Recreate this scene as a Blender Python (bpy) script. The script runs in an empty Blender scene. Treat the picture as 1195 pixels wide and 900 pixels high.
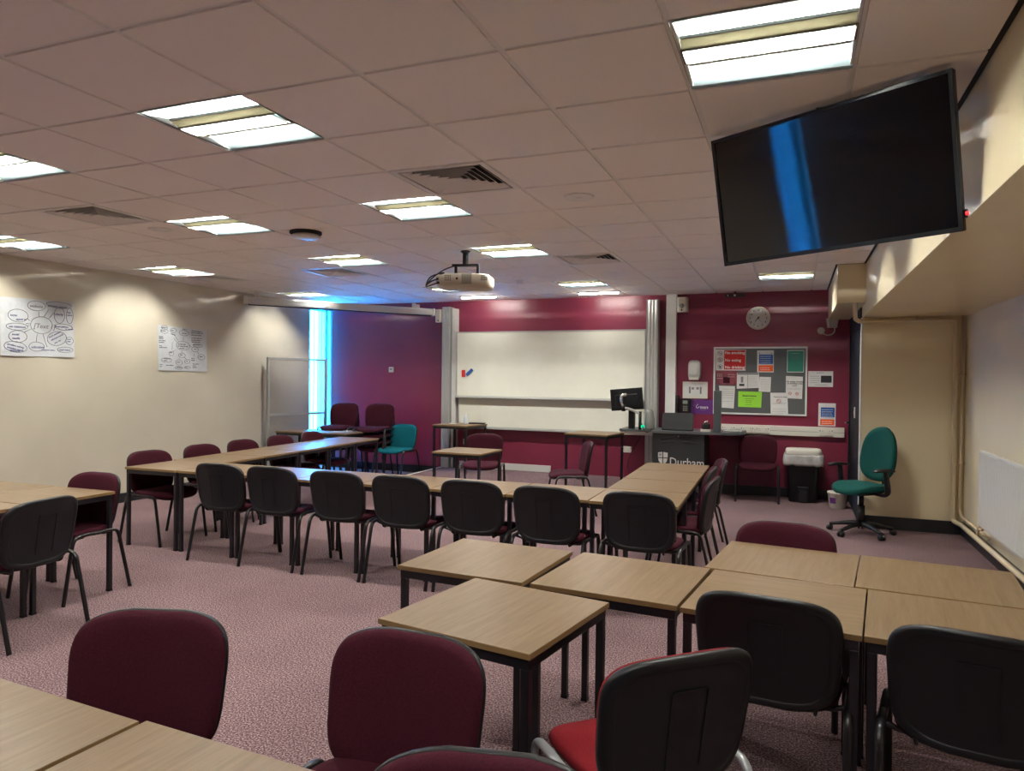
import bpy, bmesh, math, random
import numpy as np
from mathutils import Vector, Matrix

random.seed(7)
SC = bpy.context.scene
COL = SC.collection
PI = math.pi
R = math.radians

# ------------------------------------------------------------------ camera
CAM_Z = 1.53
F_PX = 837.399
YAW, PITCH, ROLL = -0.375306, -0.010329, 0.0112958
def cam_axes():
    cy, sy, cp, sp = math.cos(YAW), math.sin(YAW), math.cos(PITCH), math.sin(PITCH)
    f = np.array([sy*cp, cy*cp, sp]); r = np.array([cy, -sy, 0.0]); u = np.cross(r, f)
    cr, sr = math.cos(ROLL), math.sin(ROLL)
    return cr*r+sr*u, -sr*r+cr*u, f
AX_R, AX_U, AX_F = cam_axes()
cam = bpy.data.cameras.new('camera'); camo = bpy.data.objects.new('camera', cam); COL.objects.link(camo)
cam.sensor_fit = 'HORIZONTAL'; cam.sensor_width = 36.0; cam.lens = 36.0*F_PX/1195.0
cam.clip_start = 0.05; cam.clip_end = 100
M = Matrix.Identity(4)
for k in range(3):
    M[k][0] = AX_R[k]; M[k][1] = AX_U[k]; M[k][2] = -AX_F[k]
M[2][3] = CAM_Z
camo.matrix_world = M
SC.camera = camo

def ray(u, v):
    return AX_R*((u-597.5)/F_PX) + AX_U*((450-v)/F_PX) + AX_F
def on_y(u, v, Y):                     # where a measured sight line meets the real plane y = Y
    d = ray(u, v); d = d*Y/d[1]; return (float(d[0]), float(d[2])+CAM_Z)
def on_x(u, v, X):
    d = ray(u, v); d = d*X/d[0]; return (float(d[1]), float(d[2])+CAM_Z)

# ------------------------------------------------------------------ world, exposure
world = bpy.data.worlds.new('sky'); SC.world = world; world.use_nodes = True
wn = world.node_tree.nodes; wn['Background'].inputs[0].default_value = (0.018, 0.33, 1.0, 1); wn['Background'].inputs[1].default_value = 78.0
SC.view_settings.view_transform = 'Standard'; SC.view_settings.look = 'None'
SC.view_settings.gamma = 1.0; SC.view_settings.use_curve_mapping = False
SC.view_settings.exposure = 0.56
SC.cycles.use_denoising = True
SC.cycles.sample_clamp_indirect = 4.0
SC.cycles.max_bounces = 10
SC.cycles.diffuse_bounces = 5
SC.cycles.caustics_reflective = False; SC.cycles.caustics_refractive = False
TUBE_STRENGTH = 560.0
TUBE_COLOR = (1.0, 0.96, 0.86)

# ------------------------------------------------------------------ materials
def lin(c):
    return tuple(((x/255.0)/12.92 if x/255.0 <= 0.04045 else ((x/255.0+0.055)/1.055)**2.4) for x in c)
MATS = {}
def mat(name, color, rough=0.5, metal=0.0, spec=0.5, noise=None, bump=None, emit=None, trans=None, alpha=None, coat=0):
    m = bpy.data.materials.new(name); m.use_nodes = True
    nt = m.node_tree; b = nt.nodes['Principled BSDF']
    c = color if len(color) == 4 else (*color, 1)
    b.inputs['Base Color'].default_value = c
    b.inputs['Roughness'].default_value = rough
    b.inputs['Metallic'].default_value = metal
    b.inputs['Specular IOR Level'].default_value = spec
    if coat: b.inputs['Coat Weight'].default_value = coat; b.inputs['Coat Roughness'].default_value = 0.1
    if emit:
        b.inputs['Emission Color'].default_value = (*emit[0], 1); b.inputs['Emission Strength'].default_value = emit[1]
    if trans is not None: b.inputs['Transmission Weight'].default_value = trans
    if alpha is not None: b.inputs['Alpha'].default_value = alpha
    tc = None
    if noise or bump:
        tc = nt.nodes.new('ShaderNodeTexCoord')
    if noise:                                  # (scale, amount, detail, xyz stretch)
        sc, amt = noise[0], noise[1]
        mp = nt.nodes.new('ShaderNodeMapping'); nt.links.new(tc.outputs['Object'], mp.inputs[0])
        if len(noise) > 2: mp.inputs['Scale'].default_value = noise[2]
        n = nt.nodes.new('ShaderNodeTexNoise'); n.inputs['Scale'].default_value = sc; n.inputs['Detail'].default_value = 4
        nt.links.new(mp.outputs[0], n.inputs['Vector'])
        r = nt.nodes.new('ShaderNodeValToRGB')
        r.color_ramp.elements[0].position = 0.3; r.color_ramp.elements[1].position = 0.7
        r.color_ramp.elements[0].color = (*[x*(1-amt) for x in c[:3]], 1)
        r.color_ramp.elements[1].color = (*[min(1, x*(1+amt)) for x in c[:3]], 1)
        nt.links.new(n.outputs[0], r.inputs[0]); nt.links.new(r.outputs[0], b.inputs['Base Color'])
    if bump:                                   # (scale, strength, distance)
        n2 = nt.nodes.new('ShaderNodeTexNoise'); n2.inputs['Scale'].default_value = bump[0]; n2.inputs['Detail'].default_value = 3
        nt.links.new(tc.outputs['Object'], n2.inputs['Vector'])
        bp = nt.nodes.new('ShaderNodeBump'); bp.inputs['Strength'].default_value = bump[1]; bp.inputs['Distance'].default_value = bump[2]
        nt.links.new(n2.outputs[0], bp.inputs['Height']); nt.links.new(bp.outputs[0], b.inputs['Normal'])
    MATS[name] = m
    return m

mat('cream_right_lifted', (0.80, 0.73, 0.57), 0.35, noise=(1.5, 0.05), bump=(60, 0.1, 0.002))  # lighter copy of the cream paint, standing in for missing side light
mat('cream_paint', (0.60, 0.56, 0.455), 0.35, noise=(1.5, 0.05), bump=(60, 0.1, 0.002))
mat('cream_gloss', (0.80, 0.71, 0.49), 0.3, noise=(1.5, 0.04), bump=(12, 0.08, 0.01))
mat('maroon_paint', (0.205, 0.026, 0.056), 0.32, noise=(1.2, 0.06), bump=(9, 0.10, 0.01))
mat('skirting_black', (0.012, 0.014, 0.018), 0.4)
mat('navy_door', (0.008, 0.011, 0.016), 0.6, spec=0.2)
mat('ceiling_tile', (0.97, 0.95, 0.92), 0.9, noise=(0.9, 0.03), bump=(150, 0.25, 0.002))
mat('ceiling_bar', (0.88, 0.89, 0.88), 0.45)
mat('shadow_gap', (0.01, 0.01, 0.012), 0.8)
mat('black_plastic', (0.007, 0.007, 0.009), 0.42, spec=0.35, bump=(300, 0.15, 0.001))
mat('black_tube', (0.008, 0.007, 0.009), 0.3)
mat('black_frame', (0.007, 0.006, 0.010), 0.38)
mat('grey_tube', (0.33, 0.35, 0.37), 0.35, metal=0.3)
mat('fabric_maroon', (0.042, 0.006, 0.013), 0.95, spec=0.15, noise=(220, 0.28), bump=(350, 0.3, 0.001))
mat('fabric_red', (0.165, 0.009, 0.014), 0.95, spec=0.15, noise=(220, 0.18), bump=(350, 0.3, 0.001))
mat('fabric_teal', (0.006, 0.13, 0.17), 0.95, spec=0.15, noise=(220, 0.2), bump=(350, 0.3, 0.001))
mat('fabric_green', (0.008, 0.068, 0.060), 0.95, spec=0.15, noise=(220, 0.2), bump=(350, 0.3, 0.001))
mat('white_plastic', (0.72, 0.70, 0.64), 0.4)
mat('white_metal', (0.75, 0.76, 0.75), 0.3)
mat('louvre_metal', (0.16, 0.15, 0.13), 0.5)
mat('reflector', (0.20, 0.26, 0.28), 0.55, spec=0.3)
mat('projector_body', (0.60, 0.55, 0.44), 0.45)
mat('dark_slot', (0.01, 0.01, 0.01), 0.7)
mat('aluminium', (0.55, 0.57, 0.56), 0.38, metal=0.55)
mat('silver', (0.6, 0.6, 0.6), 0.25, metal=0.9)
mat('board_white', (0.80, 0.81, 0.72), 0.22, noise=(3, 0.03))
mat('board_grey', (0.10, 0.105, 0.11), 0.9, noise=(200, 0.15))
mat('paper', (0.72, 0.72, 0.72), 0.8, noise=(8, 0.04))
mat('flipchart_paper', (0.62, 0.66, 0.70), 0.85, noise=(5, 0.05), bump=(6, 0.4, 0.02))
mat('paper_green', (0.32, 0.72, 0.05), 0.7)
mat('sign_red', (0.52, 0.01, 0.01), 0.5)
mat('leaflet_maroon', (0.22, 0.04, 0.06), 0.6, noise=(12, 0.4))
mat('sign_blue', (0.01, 0.09, 0.36), 0.5)
mat('sign_orange', (0.85, 0.11, 0.02), 0.5)
mat('sign_green', (0.02, 0.22, 0.16), 0.5)
mat('sign_purple', (0.13, 0.03, 0.20), 0.45)
mat('ink_white', (0.85, 0.85, 0.85), 0.6)
mat('ink_black', (0.02, 0.02, 0.03), 0.6)
mat('ink_blue', (0.03, 0.04, 0.22), 0.7)
mat('ink_red', (0.5, 0.02, 0.03), 0.6)
mat('ink_grey', (0.22, 0.22, 0.24), 0.7)
mat('lectern_grey', (0.022, 0.024, 0.026), 0.55, bump=(200, 0.1, 0.001))
mat('desk_grey', (0.10, 0.11, 0.12), 0.4)
mat('panel_grey', (0.07, 0.085, 0.09), 0.35)
mat('speaker_grey', (0.25, 0.26, 0.24), 0.7, noise=(200, 0.2))
mat('screen_black', (0.0015, 0.0015, 0.002), 0.045, spec=1.0)
mat('bezel_black', (0.008, 0.009, 0.011), 0.3)
mat('led_red', (0.8, 0.02, 0.03), 0.4, emit=((1, 0.02, 0.03), 1.2))
mat('led_green', (0.0, 0.5, 0.3), 0.4, emit=((0.0, 1, 0.45), .4))
mat('pipe_cream', (0.62, 0.52, 0.36), 0.35)
mat('radiator_white', (0.66, 0.67, 0.66), 0.4)
mat('bag_plastic', (0.62, 0.62, 0.62), 0.3, noise=(14, 0.25), alpha=0.85)
mat('litter', (0.3, 0.12, 0.08), 0.8, noise=(30, 0.8))
mat('blue_plastic', (0.02, 0.12, 0.42), 0.4)
mat('red_plastic', (0.6, 0.02, 0.02), 0.4)
mat('cable_black', (0.01, 0.01, 0.01), 0.5)
mat('bottle_clear', (0.7, 0.75, 0.8), 0.15, alpha=0.75)
mat('board_edge', (0.22, 0.135, 0.055), 0.5)
mat('washer_glow', (1, 1, 1), 0.5, emit=(TUBE_COLOR, TUBE_STRENGTH*.24))
mat('tube_glow', (1, 1, 1), 0.5, emit=(TUBE_COLOR, TUBE_STRENGTH))
mat('window_white', (0.7, 0.72, 0.72), 0.4)

MATS['screen_black'].node_tree.nodes['Principled BSDF'].inputs['IOR'].default_value = 1.75
def m_carpet():
    m = bpy.data.materials.new('carpet'); m.use_nodes = True; nt = m.node_tree; b = nt.nodes['Principled BSDF']
    b.inputs['Roughness'].default_value = 0.97; b.inputs['Specular IOR Level'].default_value = 0.1
    tc = nt.nodes.new('ShaderNodeTexCoord')
    def noise(s, d=2):
        n = nt.nodes.new('ShaderNodeTexNoise'); n.inputs['Scale'].default_value = s; n.inputs['Detail'].default_value = d
        nt.links.new(tc.outputs['Object'], n.inputs['Vector']); return n
    n1 = noise(120, 3); n2 = noise(1.1, 4)
    r = nt.nodes.new('ShaderNodeValToRGB'); nt.links.new(n1.outputs[0], r.inputs[0])
    e = r.color_ramp.elements
    e[0].position = 0.36; e[0].color = (0.066, 0.031, 0.040, 1)
    e[1].position = 0.64; e[1].color = (0.33, 0.25, 0.25, 1)
    x = e.new(0.5); x.color = (0.158, 0.097, 0.106, 1)
    r2 = nt.nodes.new('ShaderNodeValToRGB'); nt.links.new(n2.outputs[0], r2.inputs[0])
    r2.color_ramp.elements[0].position = 0.3; r2.color_ramp.elements[0].color = (0.82, 0.80, 0.82, 1)
    r2.color_ramp.elements[1].position = 0.6; r2.color_ramp.elements[1].color = (1.05, 1.05, 1.05, 1)
    mx = nt.nodes.new('ShaderNodeMix'); mx.data_type = 'RGBA'; mx.blend_type = 'MULTIPLY'; mx.inputs[0].default_value = 1
    nt.links.new(r.outputs[0], mx.inputs[6]); nt.links.new(r2.outputs[0], mx.inputs[7])
    nt.links.new(mx.outputs[2], b.inputs['Base Color'])
    bp = nt.nodes.new('ShaderNodeBump'); bp.inputs['Strength'].default_value = 0.5; bp.inputs['Distance'].default_value = 0.004
    nt.links.new(n1.outputs[0], bp.inputs['Height']); nt.links.new(bp.outputs[0], b.inputs['Normal'])
    MATS['carpet'] = m
m_carpet()

def m_wood():
    m = bpy.data.materials.new('oak_laminate'); m.use_nodes = True; nt = m.node_tree; b = nt.nodes['Principled BSDF']
    b.inputs['Roughness'].default_value = 0.36; b.inputs['Specular IOR Level'].default_value = 0.45
    tc = nt.nodes.new('ShaderNodeTexCoord'); oi = nt.nodes.new('ShaderNodeObjectInfo')
    ad = nt.nodes.new('ShaderNodeVectorMath'); ad.operation = 'ADD'
    ml = nt.nodes.new('ShaderNodeVectorMath'); ml.operation = 'SCALE'; ml.inputs[0].default_value = (3.1, 7.7, 1.3)
    nt.links.new(oi.outputs['Random'], ml.inputs['Scale'])
    nt.links.new(tc.outputs['Object'], ad.inputs[0]); nt.links.new(ml.outputs[0], ad.inputs[1])
    mp = nt.nodes.new('ShaderNodeMapping'); mp.inputs['Scale'].default_value = (1.0, 14.0, 1.0)
    nt.links.new(ad.outputs[0], mp.inputs[0])
    n1 = nt.nodes.new('ShaderNodeTexNoise'); n1.inputs['Scale'].default_value = 3.0; n1.inputs['Detail'].default_value = 6; n1.inputs['Distortion'].default_value = 0.6
    nt.links.new(mp.outputs[0], n1.inputs['Vector'])
    mp2 = nt.nodes.new('ShaderNodeMapping'); mp2.inputs['Scale'].default_value = (6.0, 120.0, 1.0); nt.links.new(ad.outputs[0], mp2.inputs[0])
    n2 = nt.nodes.new('ShaderNodeTexNoise'); n2.inputs['Scale'].default_value = 2.0; n2.inputs['Detail'].default_value = 3; nt.links.new(mp2.outputs[0], n2.inputs['Vector'])
    r = nt.nodes.new('ShaderNodeValToRGB'); nt.links.new(n1.outputs[0], r.inputs[0]); e = r.color_ramp.elements
    e[0].position = 0.3; e[0].color = (0.165, 0.107, 0.055, 1); e[1].position = 0.72; e[1].color = (0.235, 0.161, 0.093, 1)
    r2 = nt.nodes.new('ShaderNodeValToRGB'); nt.links.new(n2.outputs[0], r2.inputs[0])
    r2.color_ramp.elements[0].position = 0.3; r2.color_ramp.elements[0].color = (0.86, 0.84, 0.82, 1); r2.color_ramp.elements[1].position = 0.6; r2.color_ramp.elements[1].color = (1, 1, 1, 1)
    mx = nt.nodes.new('ShaderNodeMix'); mx.data_type = 'RGBA'; mx.blend_type = 'MULTIPLY'; mx.inputs[0].default_value = 1
    nt.links.new(r.outputs[0], mx.inputs[6]); nt.links.new(r2.outputs[0], mx.inputs[7]); nt.links.new(mx.outputs[2], b.inputs['Base Color'])
    MATS['oak_laminate'] = m
m_wood()

def m_glass(name, tint, amount):
    m = bpy.data.materials.new(name); m.use_nodes = True; nt = m.node_tree
    for n in list(nt.nodes):
        if n.type != 'OUTPUT_MATERIAL': nt.nodes.remove(n)
    out = [n for n in nt.nodes if n.type == 'OUTPUT_MATERIAL'][0]
    t = nt.nodes.new('ShaderNodeBsdfTransparent'); t.inputs[0].default_value = (*tint, 1)
    g = nt.nodes.new('ShaderNodeBsdfGlossy'); g.inputs['Roughness'].default_value = 0.08
    d = nt.nodes.new('ShaderNodeBsdfDiffuse'); d.inputs[0].default_value = (0.8, 0.8, 0.8, 1)
    m1 = nt.nodes.new('ShaderNodeMixShader'); m1.inputs[0].default_value = amount
    m2 = nt.nodes.new('ShaderNodeMixShader'); m2.inputs[0].default_value = 0.06
    nt.links.new(t.outputs[0], m1.inputs[1]); nt.links.new(d.outputs[0], m1.inputs[2])
    nt.links.new(m1.outputs[0], m2.inputs[1]); nt.links.new(g.outputs[0], m2.inputs[2])
    nt.links.new(m2.outputs[0], out.inputs[0]); MATS[name] = m
m_glass('clear_panel', (0.95, 0.95, 0.95), 0.10)
m_glass('window_glass', (0.93, 0.97, 1.0), 0.0)

def m_translucent(name, col, see, tr=0.5):
    m = bpy.data.materials.new(name); m.use_nodes = True; nt = m.node_tree
    for n in list(nt.nodes):
        if n.type != 'OUTPUT_MATERIAL': nt.nodes.remove(n)
    out = [n for n in nt.nodes if n.type == 'OUTPUT_MATERIAL'][0]
    d = nt.nodes.new('ShaderNodeBsdfDiffuse'); d.inputs[0].default_value = (*col, 1)
    t = nt.nodes.new('ShaderNodeBsdfTranslucent'); t.inputs[0].default_value = (*col, 1)
    s = nt.nodes.new('ShaderNodeBsdfTransparent')
    a = nt.nodes.new('ShaderNodeMixShader'); a.inputs[0].default_value = tr
    c = nt.nodes.new('ShaderNodeMixShader'); c.inputs[0].default_value = see
    nt.links.new(d.outputs[0], a.inputs[1]); nt.links.new(t.outputs[0], a.inputs[2])
    nt.links.new(a.outputs[0], c.inputs[1]); nt.links.new(s.outputs[0], c.inputs[2]); nt.links.new(c.outputs[0], out.inputs[0])
    MATS[name] = m
m_translucent('blind_fabric', (0.75, 0.8, 0.82), 0.15)
m_translucent('perforated_panel', (0.36, 0.345, 0.22), 0.0, 0.02)
m_translucent('dim_blind', (0.12, 0.13, 0.13), 0.15, 0.3)  # blind fabric darkened so the rear window spills less blue light

# ------------------------------------------------------------------ mesh builder
class MB:
    def __init__(s): s.v = []; s.f = []; s.mi = []; s.sm = []; s.mats = []; s.cur = 0; s.X = None
    def use(s, name):
        if name not in s.mats: s.mats.append(name)
        s.cur = s.mats.index(name); return s
    def add(s, vs, fs, smooth=False):
        o = len(s.v)
        if s.X is not None: vs = [tuple(s.X @ Vector(p)) for p in vs]
        s.v += [tuple(p) for p in vs]
        for f in fs: s.f.append([o+i for i in f]); s.mi.append(s.cur); s.sm.append(smooth)
        return s
    def box(s, c, d, rz=0, rx=0, ry=0, bevel=0):
        x, y, z = d[0]/2, d[1]/2, d[2]/2
        m = Matrix.Translation(c) @ Matrix.Rotation(rz, 4, 'Z') @ Matrix.Rotation(ry, 4, 'Y') @ Matrix.Rotation(rx, 4, 'X')
        if bevel:
            bm = bmesh.new(); bmesh.ops.create_cube(bm, size=1)
            for v in bm.verts: v.co = Vector((v.co.x*d[0], v.co.y*d[1], v.co.z*d[2]))
            bmesh.ops.bevel(bm, geom=list(bm.edges), offset=bevel, segments=2, affect='EDGES', profile=0.5)
            bm.verts.index_update()
            s.add([m @ v.co for v in bm.verts], [[v.index for v in f.verts] for f in bm.faces]); bm.free(); return s
        vs = [m @ Vector((a*x, b*y, e*z)) for e in (-1, 1) for b in (-1, 1) for a in (-1, 1)]
        return s.add(vs, [(0, 2, 3, 1), (4, 5, 7, 6), (0, 1, 5, 4), (2, 6, 7, 3), (0, 4, 6, 2), (1, 3, 7, 5)])
    def bb(s, x0, x1, y0, y1, z0, z1, bevel=0):
        return s.box(((x0+x1)/2, (y0+y1)/2, (z0+z1)/2), (abs(x1-x0), abs(y1-y0), abs(z1-z0)), bevel=bevel)
    def quad(s, a, b, c, d): return s.add([a, b, c, d], [(0, 1, 2, 3)])
    def tube(s, pts, r, seg=10, flat=1.0, closed=False, smooth_path=0):
        P = [Vector(p) for p in pts]
        r = list(r) if isinstance(r, (list, tuple)) else [r]*len(P)
        for _ in range(smooth_path):                      # corner cutting
            Q = [P[0]]; q = [r[0]]
            for i in range(len(P)-1):
                Q.append(P[i].lerp(P[i+1], 0.25)); Q.append(P[i].lerp(P[i+1], 0.75))
                q += [r[i]*.75+r[i+1]*.25, r[i]*.25+r[i+1]*.75]
            Q.append(P[-1]); q.append(r[-1]); P = Q; r = q
        n = len(P); vs = []; fs = []
        t0 = (P[1]-P[0]).normalized()
        up = Vector((0, 0, 1)) if abs(t0.z) < 0.9 else Vector((1, 0, 0))
        side = t0.cross(up).normalized()
        for i in range(n):
            if closed: t = (P[(i+1) % n]-P[i-1]).normalized()
            else: t = (P[min(i+1, n-1)]-P[max(i-1, 0)]).normalized()
            side = (side - t*side.dot(t)).normalized(); b = t.cross(side)
            rr = r[i]
            for k in range(seg):
                a = 2*PI*k/seg; vs.append(P[i]+side*math.cos(a)*rr*flat+b*math.sin(a)*rr)
        m = n if closed else n-1
        for i in range(m):
            for k in range(seg):
                a, b2 = i*seg+k, i*seg+(k+1) % seg; j = ((i+1) % n)*seg
                fs.append((a, b2, j+(k+1) % seg, j+k))
        if not closed: fs.append(tuple(range(seg))[::-1]); fs.append(tuple((n-1)*seg+k for k in range(seg)))
        s.add(vs, fs, True); return s
    def cyl(s, p0, p1, r0, r1=None, seg=20, smooth=True):
        r1 = r0 if r1 is None else r1
        return s.tube([p0, p1], [r0, r1], seg)
    def lathe(s, prof, c=(0, 0, 0), seg=28, axis='Z'):
        vs = []; fs = []; n = len(prof)
        for r, z in prof:
            for k in range(seg):
                a = 2*PI*k/seg; p = (r*math.cos(a), r*math.sin(a), z)
                if axis == 'Y': p = (p[0], -p[2], p[1])
                vs.append((p[0]+c[0], p[1]+c[1], p[2]+c[2]))
        for i in range(n-1):
            for k in range(seg): fs.append((i*seg+k, i*seg+(k+1) % seg, (i+1)*seg+(k+1) % seg, (i+1)*seg+k))
        fs.append(tuple(range(seg))[::-1]); fs.append(tuple((n-1)*seg+k for k in range(seg)))
        return s.add(vs, fs, True)
    def prism(s, poly, z0, z1, fn=None):
        fn = fn or (lambda x, y, z: (x, y, z)); n = len(poly)
        vs = [fn(x, y, z0) for x, y in poly]+[fn(x, y, z1) for x, y in poly]
        return s.add(vs, [tuple(range(n))[::-1], tuple(range(n, 2*n))]+[(i, (i+1) % n, n+(i+1) % n, n+i) for i in range(n)])
    def pad(s, fn, rings, N=48, expo=4.0, cap0=True):
        """closed cushion: rings = list of (scale, depth) over a superellipse outline; fn(u,v,d)->xyz, u,v in -1..1"""
        vs = []; fs = []
        for sc, dep in rings:
            for k in range(N):
                a = 2*PI*(k+0.5)/N; ca, sa = math.cos(a), math.sin(a)
                u = math.copysign(abs(ca)**(2/expo), ca)*sc; v = math.copysign(abs(sa)**(2/expo), sa)*sc
                vs.append(fn(u, v, dep))
        for i in range(len(rings)-1):
            for k in range(N): fs.append((i*N+k, i*N+(k+1) % N, (i+1)*N+(k+1) % N, (i+1)*N+k))
        a0 = len(vs); vs.append(fn(0, 0, rings[0][1])); vs.append(fn(0, 0, rings[-1][1])); L = (len(rings)-1)*N
        for k in range(N): fs.append((a0, (k+1) % N, k)); fs.append((a0+1, L+k, L+(k+1) % N))
        return s.add(vs, fs, True)
    def build(s, name, material=None, parent=None, loc=None, label=None):
        me = bpy.data.meshes.new(name); me.from_pydata([tuple(v) for v in s.v], [], s.f)
        names = s.mats if s.mats else [material]
        for n in names: me.materials.append(MATS[n])
        for p, mi, sm in zip(me.polygons, s.mi, s.sm): p.material_index = mi; p.use_smooth = sm
        bm = bmesh.new(); bm.from_mesh(me); bmesh.ops.recalc_face_normals(bm, faces=bm.faces); bm.to_mesh(me); bm.free()
        o = bpy.data.objects.new(name, me); COL.objects.link(o)
        if parent: o.parent = parent
        if loc is not None: o.location = loc
        if label: o['label'] = label
        return o

def tag(o, label, cat, group=None, loc=None, rz=None):
    o['label'] = label; o['category'] = cat
    if group: o['group'] = group
    if loc is not None: o.location = loc
    if rz is not None: o.rotation_euler = (0, 0, rz)
    return o
def empty(name, loc=(0, 0, 0), rz=0):
    o = bpy.data.objects.new(name, None); o.empty_display_size = 0.1; COL.objects.link(o); o.location = loc; o.rotation_euler = (0, 0, rz); return o
def thing(name, label, cat, loc=(0, 0, 0), rz=0, group=None):
    return tag(empty(name, loc, rz), label, cat, group)
def struct(o): o['kind'] = 'structure'; return o
def dup(root, loc, rz, label, group=None):
    r = root.copy(); COL.objects.link(r); r.location = loc; r.rotation_euler = (0, 0, rz); r['label'] = label
    if group: r['group'] = group
    for ch in list(root.children):
        c = ch.copy(); COL.objects.link(c); c.parent = r
        for g in list(ch.children):
            d = g.copy(); COL.objects.link(d); d.parent = c
    return r
def text_mesh(name, body, size, material, parent=None, loc=(0, 0, 0), facing='front', bold=0.0, align='LEFT', tilt=0, shear=0, thick=0.0004, sx=1.0):
    cu = bpy.data.curves.new(name, 'FONT'); cu.body = body; cu.size = size; cu.extrude = thick; cu.offset = bold; cu.align_x = align; cu.shear = shear
    cu.resolution_u = 2
    t = bpy.data.objects.new('tmp', cu); me = bpy.data.meshes.new_from_object(t); bpy.data.objects.remove(t)
    me.materials.clear(); me.materials.append(MATS[material])
    if facing == 'front': B = Matrix.Rotation(R(90), 4, 'X')              # reads from -Y
    elif facing == 'left_wall': B = Matrix.Rotation(R(90), 4, 'Z') @ Matrix.Rotation(R(90), 4, 'X')   # reads from +X
    else: B = Matrix.Identity(4)
    me.transform(B @ Matrix.Rotation(tilt, 4, 'Z') @ Matrix.Diagonal((sx, 1, 1, 1)))
    o = bpy.data.objects.new(name, me); COL.objects.link(o); o.location = loc
    if parent: o.parent = parent
    return o

# ------------------------------------------------------------------ the room
XL, XR, YF, YB, ZC = -7.42, 1.60, 10.15, -5.3, 2.72
BX = 0.65                                 # beam face, also the side of the pier
ZS = 2.21                                 # soffit of the beam
GX, GY, T = -1.0115, 2.4154, 0.6          # ceiling grid origin and pitch
m = MB(); m.bb(XL-.3, XR+.2, YB-.2, YF+.9, -0.1, 0); struct(m.build('floor', 'carpet'))
# platform in front of the whiteboard
DZ = 0.13
m = MB(); m.bb(-5.10, -1.76, 8.80, YF, 0.0, DZ)
struct(m.build('floor_platform', 'carpet'))
m = MB(); m.bb(-5.135, -5.10, 8.765, YF-.001, 0.0, DZ+0.004); m.bb(-5.10, -1.76, 8.765, 8.80, 0.0, DZ+0.004)
struct(m.build('trim_1', 'white_metal'))
# left wall with the rear window opening and the recess at the front
W2 = (-1.86, -1.36, 0.25, 2.60)
m = MB()
m.bb(XL-.2, XL, YB, W2[0], 0, ZC+.05); m.bb(XL-.2, XL, W2[1], 9.75, 0, ZC+.05)
m.bb(XL-.2, XL, W2[0], W2[1], 0, W2[2]); m.bb(XL-.2, XL, W2[0], W2[1], W2[3], ZC+.05)
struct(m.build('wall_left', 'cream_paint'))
m = MB(); m.bb(XL-.55, XL-.2, 9.55, 9.75, 0, ZC+.05); m.bb(XL-.55, -7.27, 10.72, 10.85, 0, ZC+.05)
m.bb(XL-.55, -7.27, 9.55, 10.85, ZC+.03, ZC+.12)
struct(m.build('wall_recess', 'cream_paint'))
# front wall
m = MB(); m.bb(-7.27, BX+.1, YF, YF+.57, 0, ZC+.05)
struct(m.build('wall_front', 'maroon_paint'))
# right wall, back wall
m = MB(); m.bb(XR, XR+.2, YB, 8.6, 0, ZC+.05); struct(m.build('wall_right', 'cream_right_lifted'))
m = MB(); m.bb(XL-.2, XR+.2, YB-.2, YB, 0, ZC+.05); struct(m.build('wall_back', 'maroon_paint'))
# pier beside the door (box whose front faces the room)
m = MB(); m.bb(BX+.012, XR+.2, 8.40, 8.6, 0, ZC+.05); m.bb(BX+.05, XR+.2, 8.6, YF+.57, 0, ZC+.05)
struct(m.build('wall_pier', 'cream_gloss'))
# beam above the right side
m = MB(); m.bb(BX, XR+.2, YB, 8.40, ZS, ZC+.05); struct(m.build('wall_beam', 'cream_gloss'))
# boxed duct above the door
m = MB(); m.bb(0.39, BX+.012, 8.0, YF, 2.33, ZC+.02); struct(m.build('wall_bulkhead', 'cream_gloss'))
m = MB(); m.bb(BX, BX+.05, 8.6, YF, 2.13, 2.33); struct(m.build('wall_lintel', 'cream_gloss'))
# door in the side of the pier, with frame
m = MB(); m.bb(BX+.012, BX+.05, 8.62, YF, 0.0, 2.13); d1 = struct(m.build('door_1', 'navy_door'))
m = MB(); m.bb(BX-.004, BX+.012, 8.52, 8.62, 0.0, 2.2); m.bb(BX-.004, BX+.012, 10.05, YF, 0.0, 2.2); m.bb(BX-.004, BX+.012, 8.52, YF, 2.12, 2.33)
m.build('door_frame', 'navy_door', d1)
m = MB(); m.tube([(BX-.004, 9.95, 1.02), (BX-.05, 9.95, 1.02), (BX-.05, 9.83, 1.02)], .01, 8); m.build('door_handle', 'silver', d1)
m = MB(); m.bb(BX-.004, BX+.012, 8.392, 8.52, 0.0, ZS); struct(m.build('trim_2', 'white_plastic'))
# skirtings
m = MB(); m.bb(XL, XL+.018, YB, 9.75, 0, .11); struct(m.build('baseboard_left', 'skirting_black'))
m = MB(); m.bb(-7.27, -5.14, YF-.018, YF, 0, .12); m.bb(-1.74, BX-.01, YF-.018, YF, 0, .12); struct(m.build('baseboard_front', 'skirting_black'))
m = MB(); m.bb(BX+.02, XR, 8.375, 8.395, 0, .13); m.bb(XR-.022, XR, YB, 8.39, 0, .13); struct(m.build('baseboard_right', 'skirting_black'))
m = MB(); m.bb(XL+.02, XR-.022, YB, YB+.018, 0, .11); struct(m.build('baseboard_back', 'skirting_black'))

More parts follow.
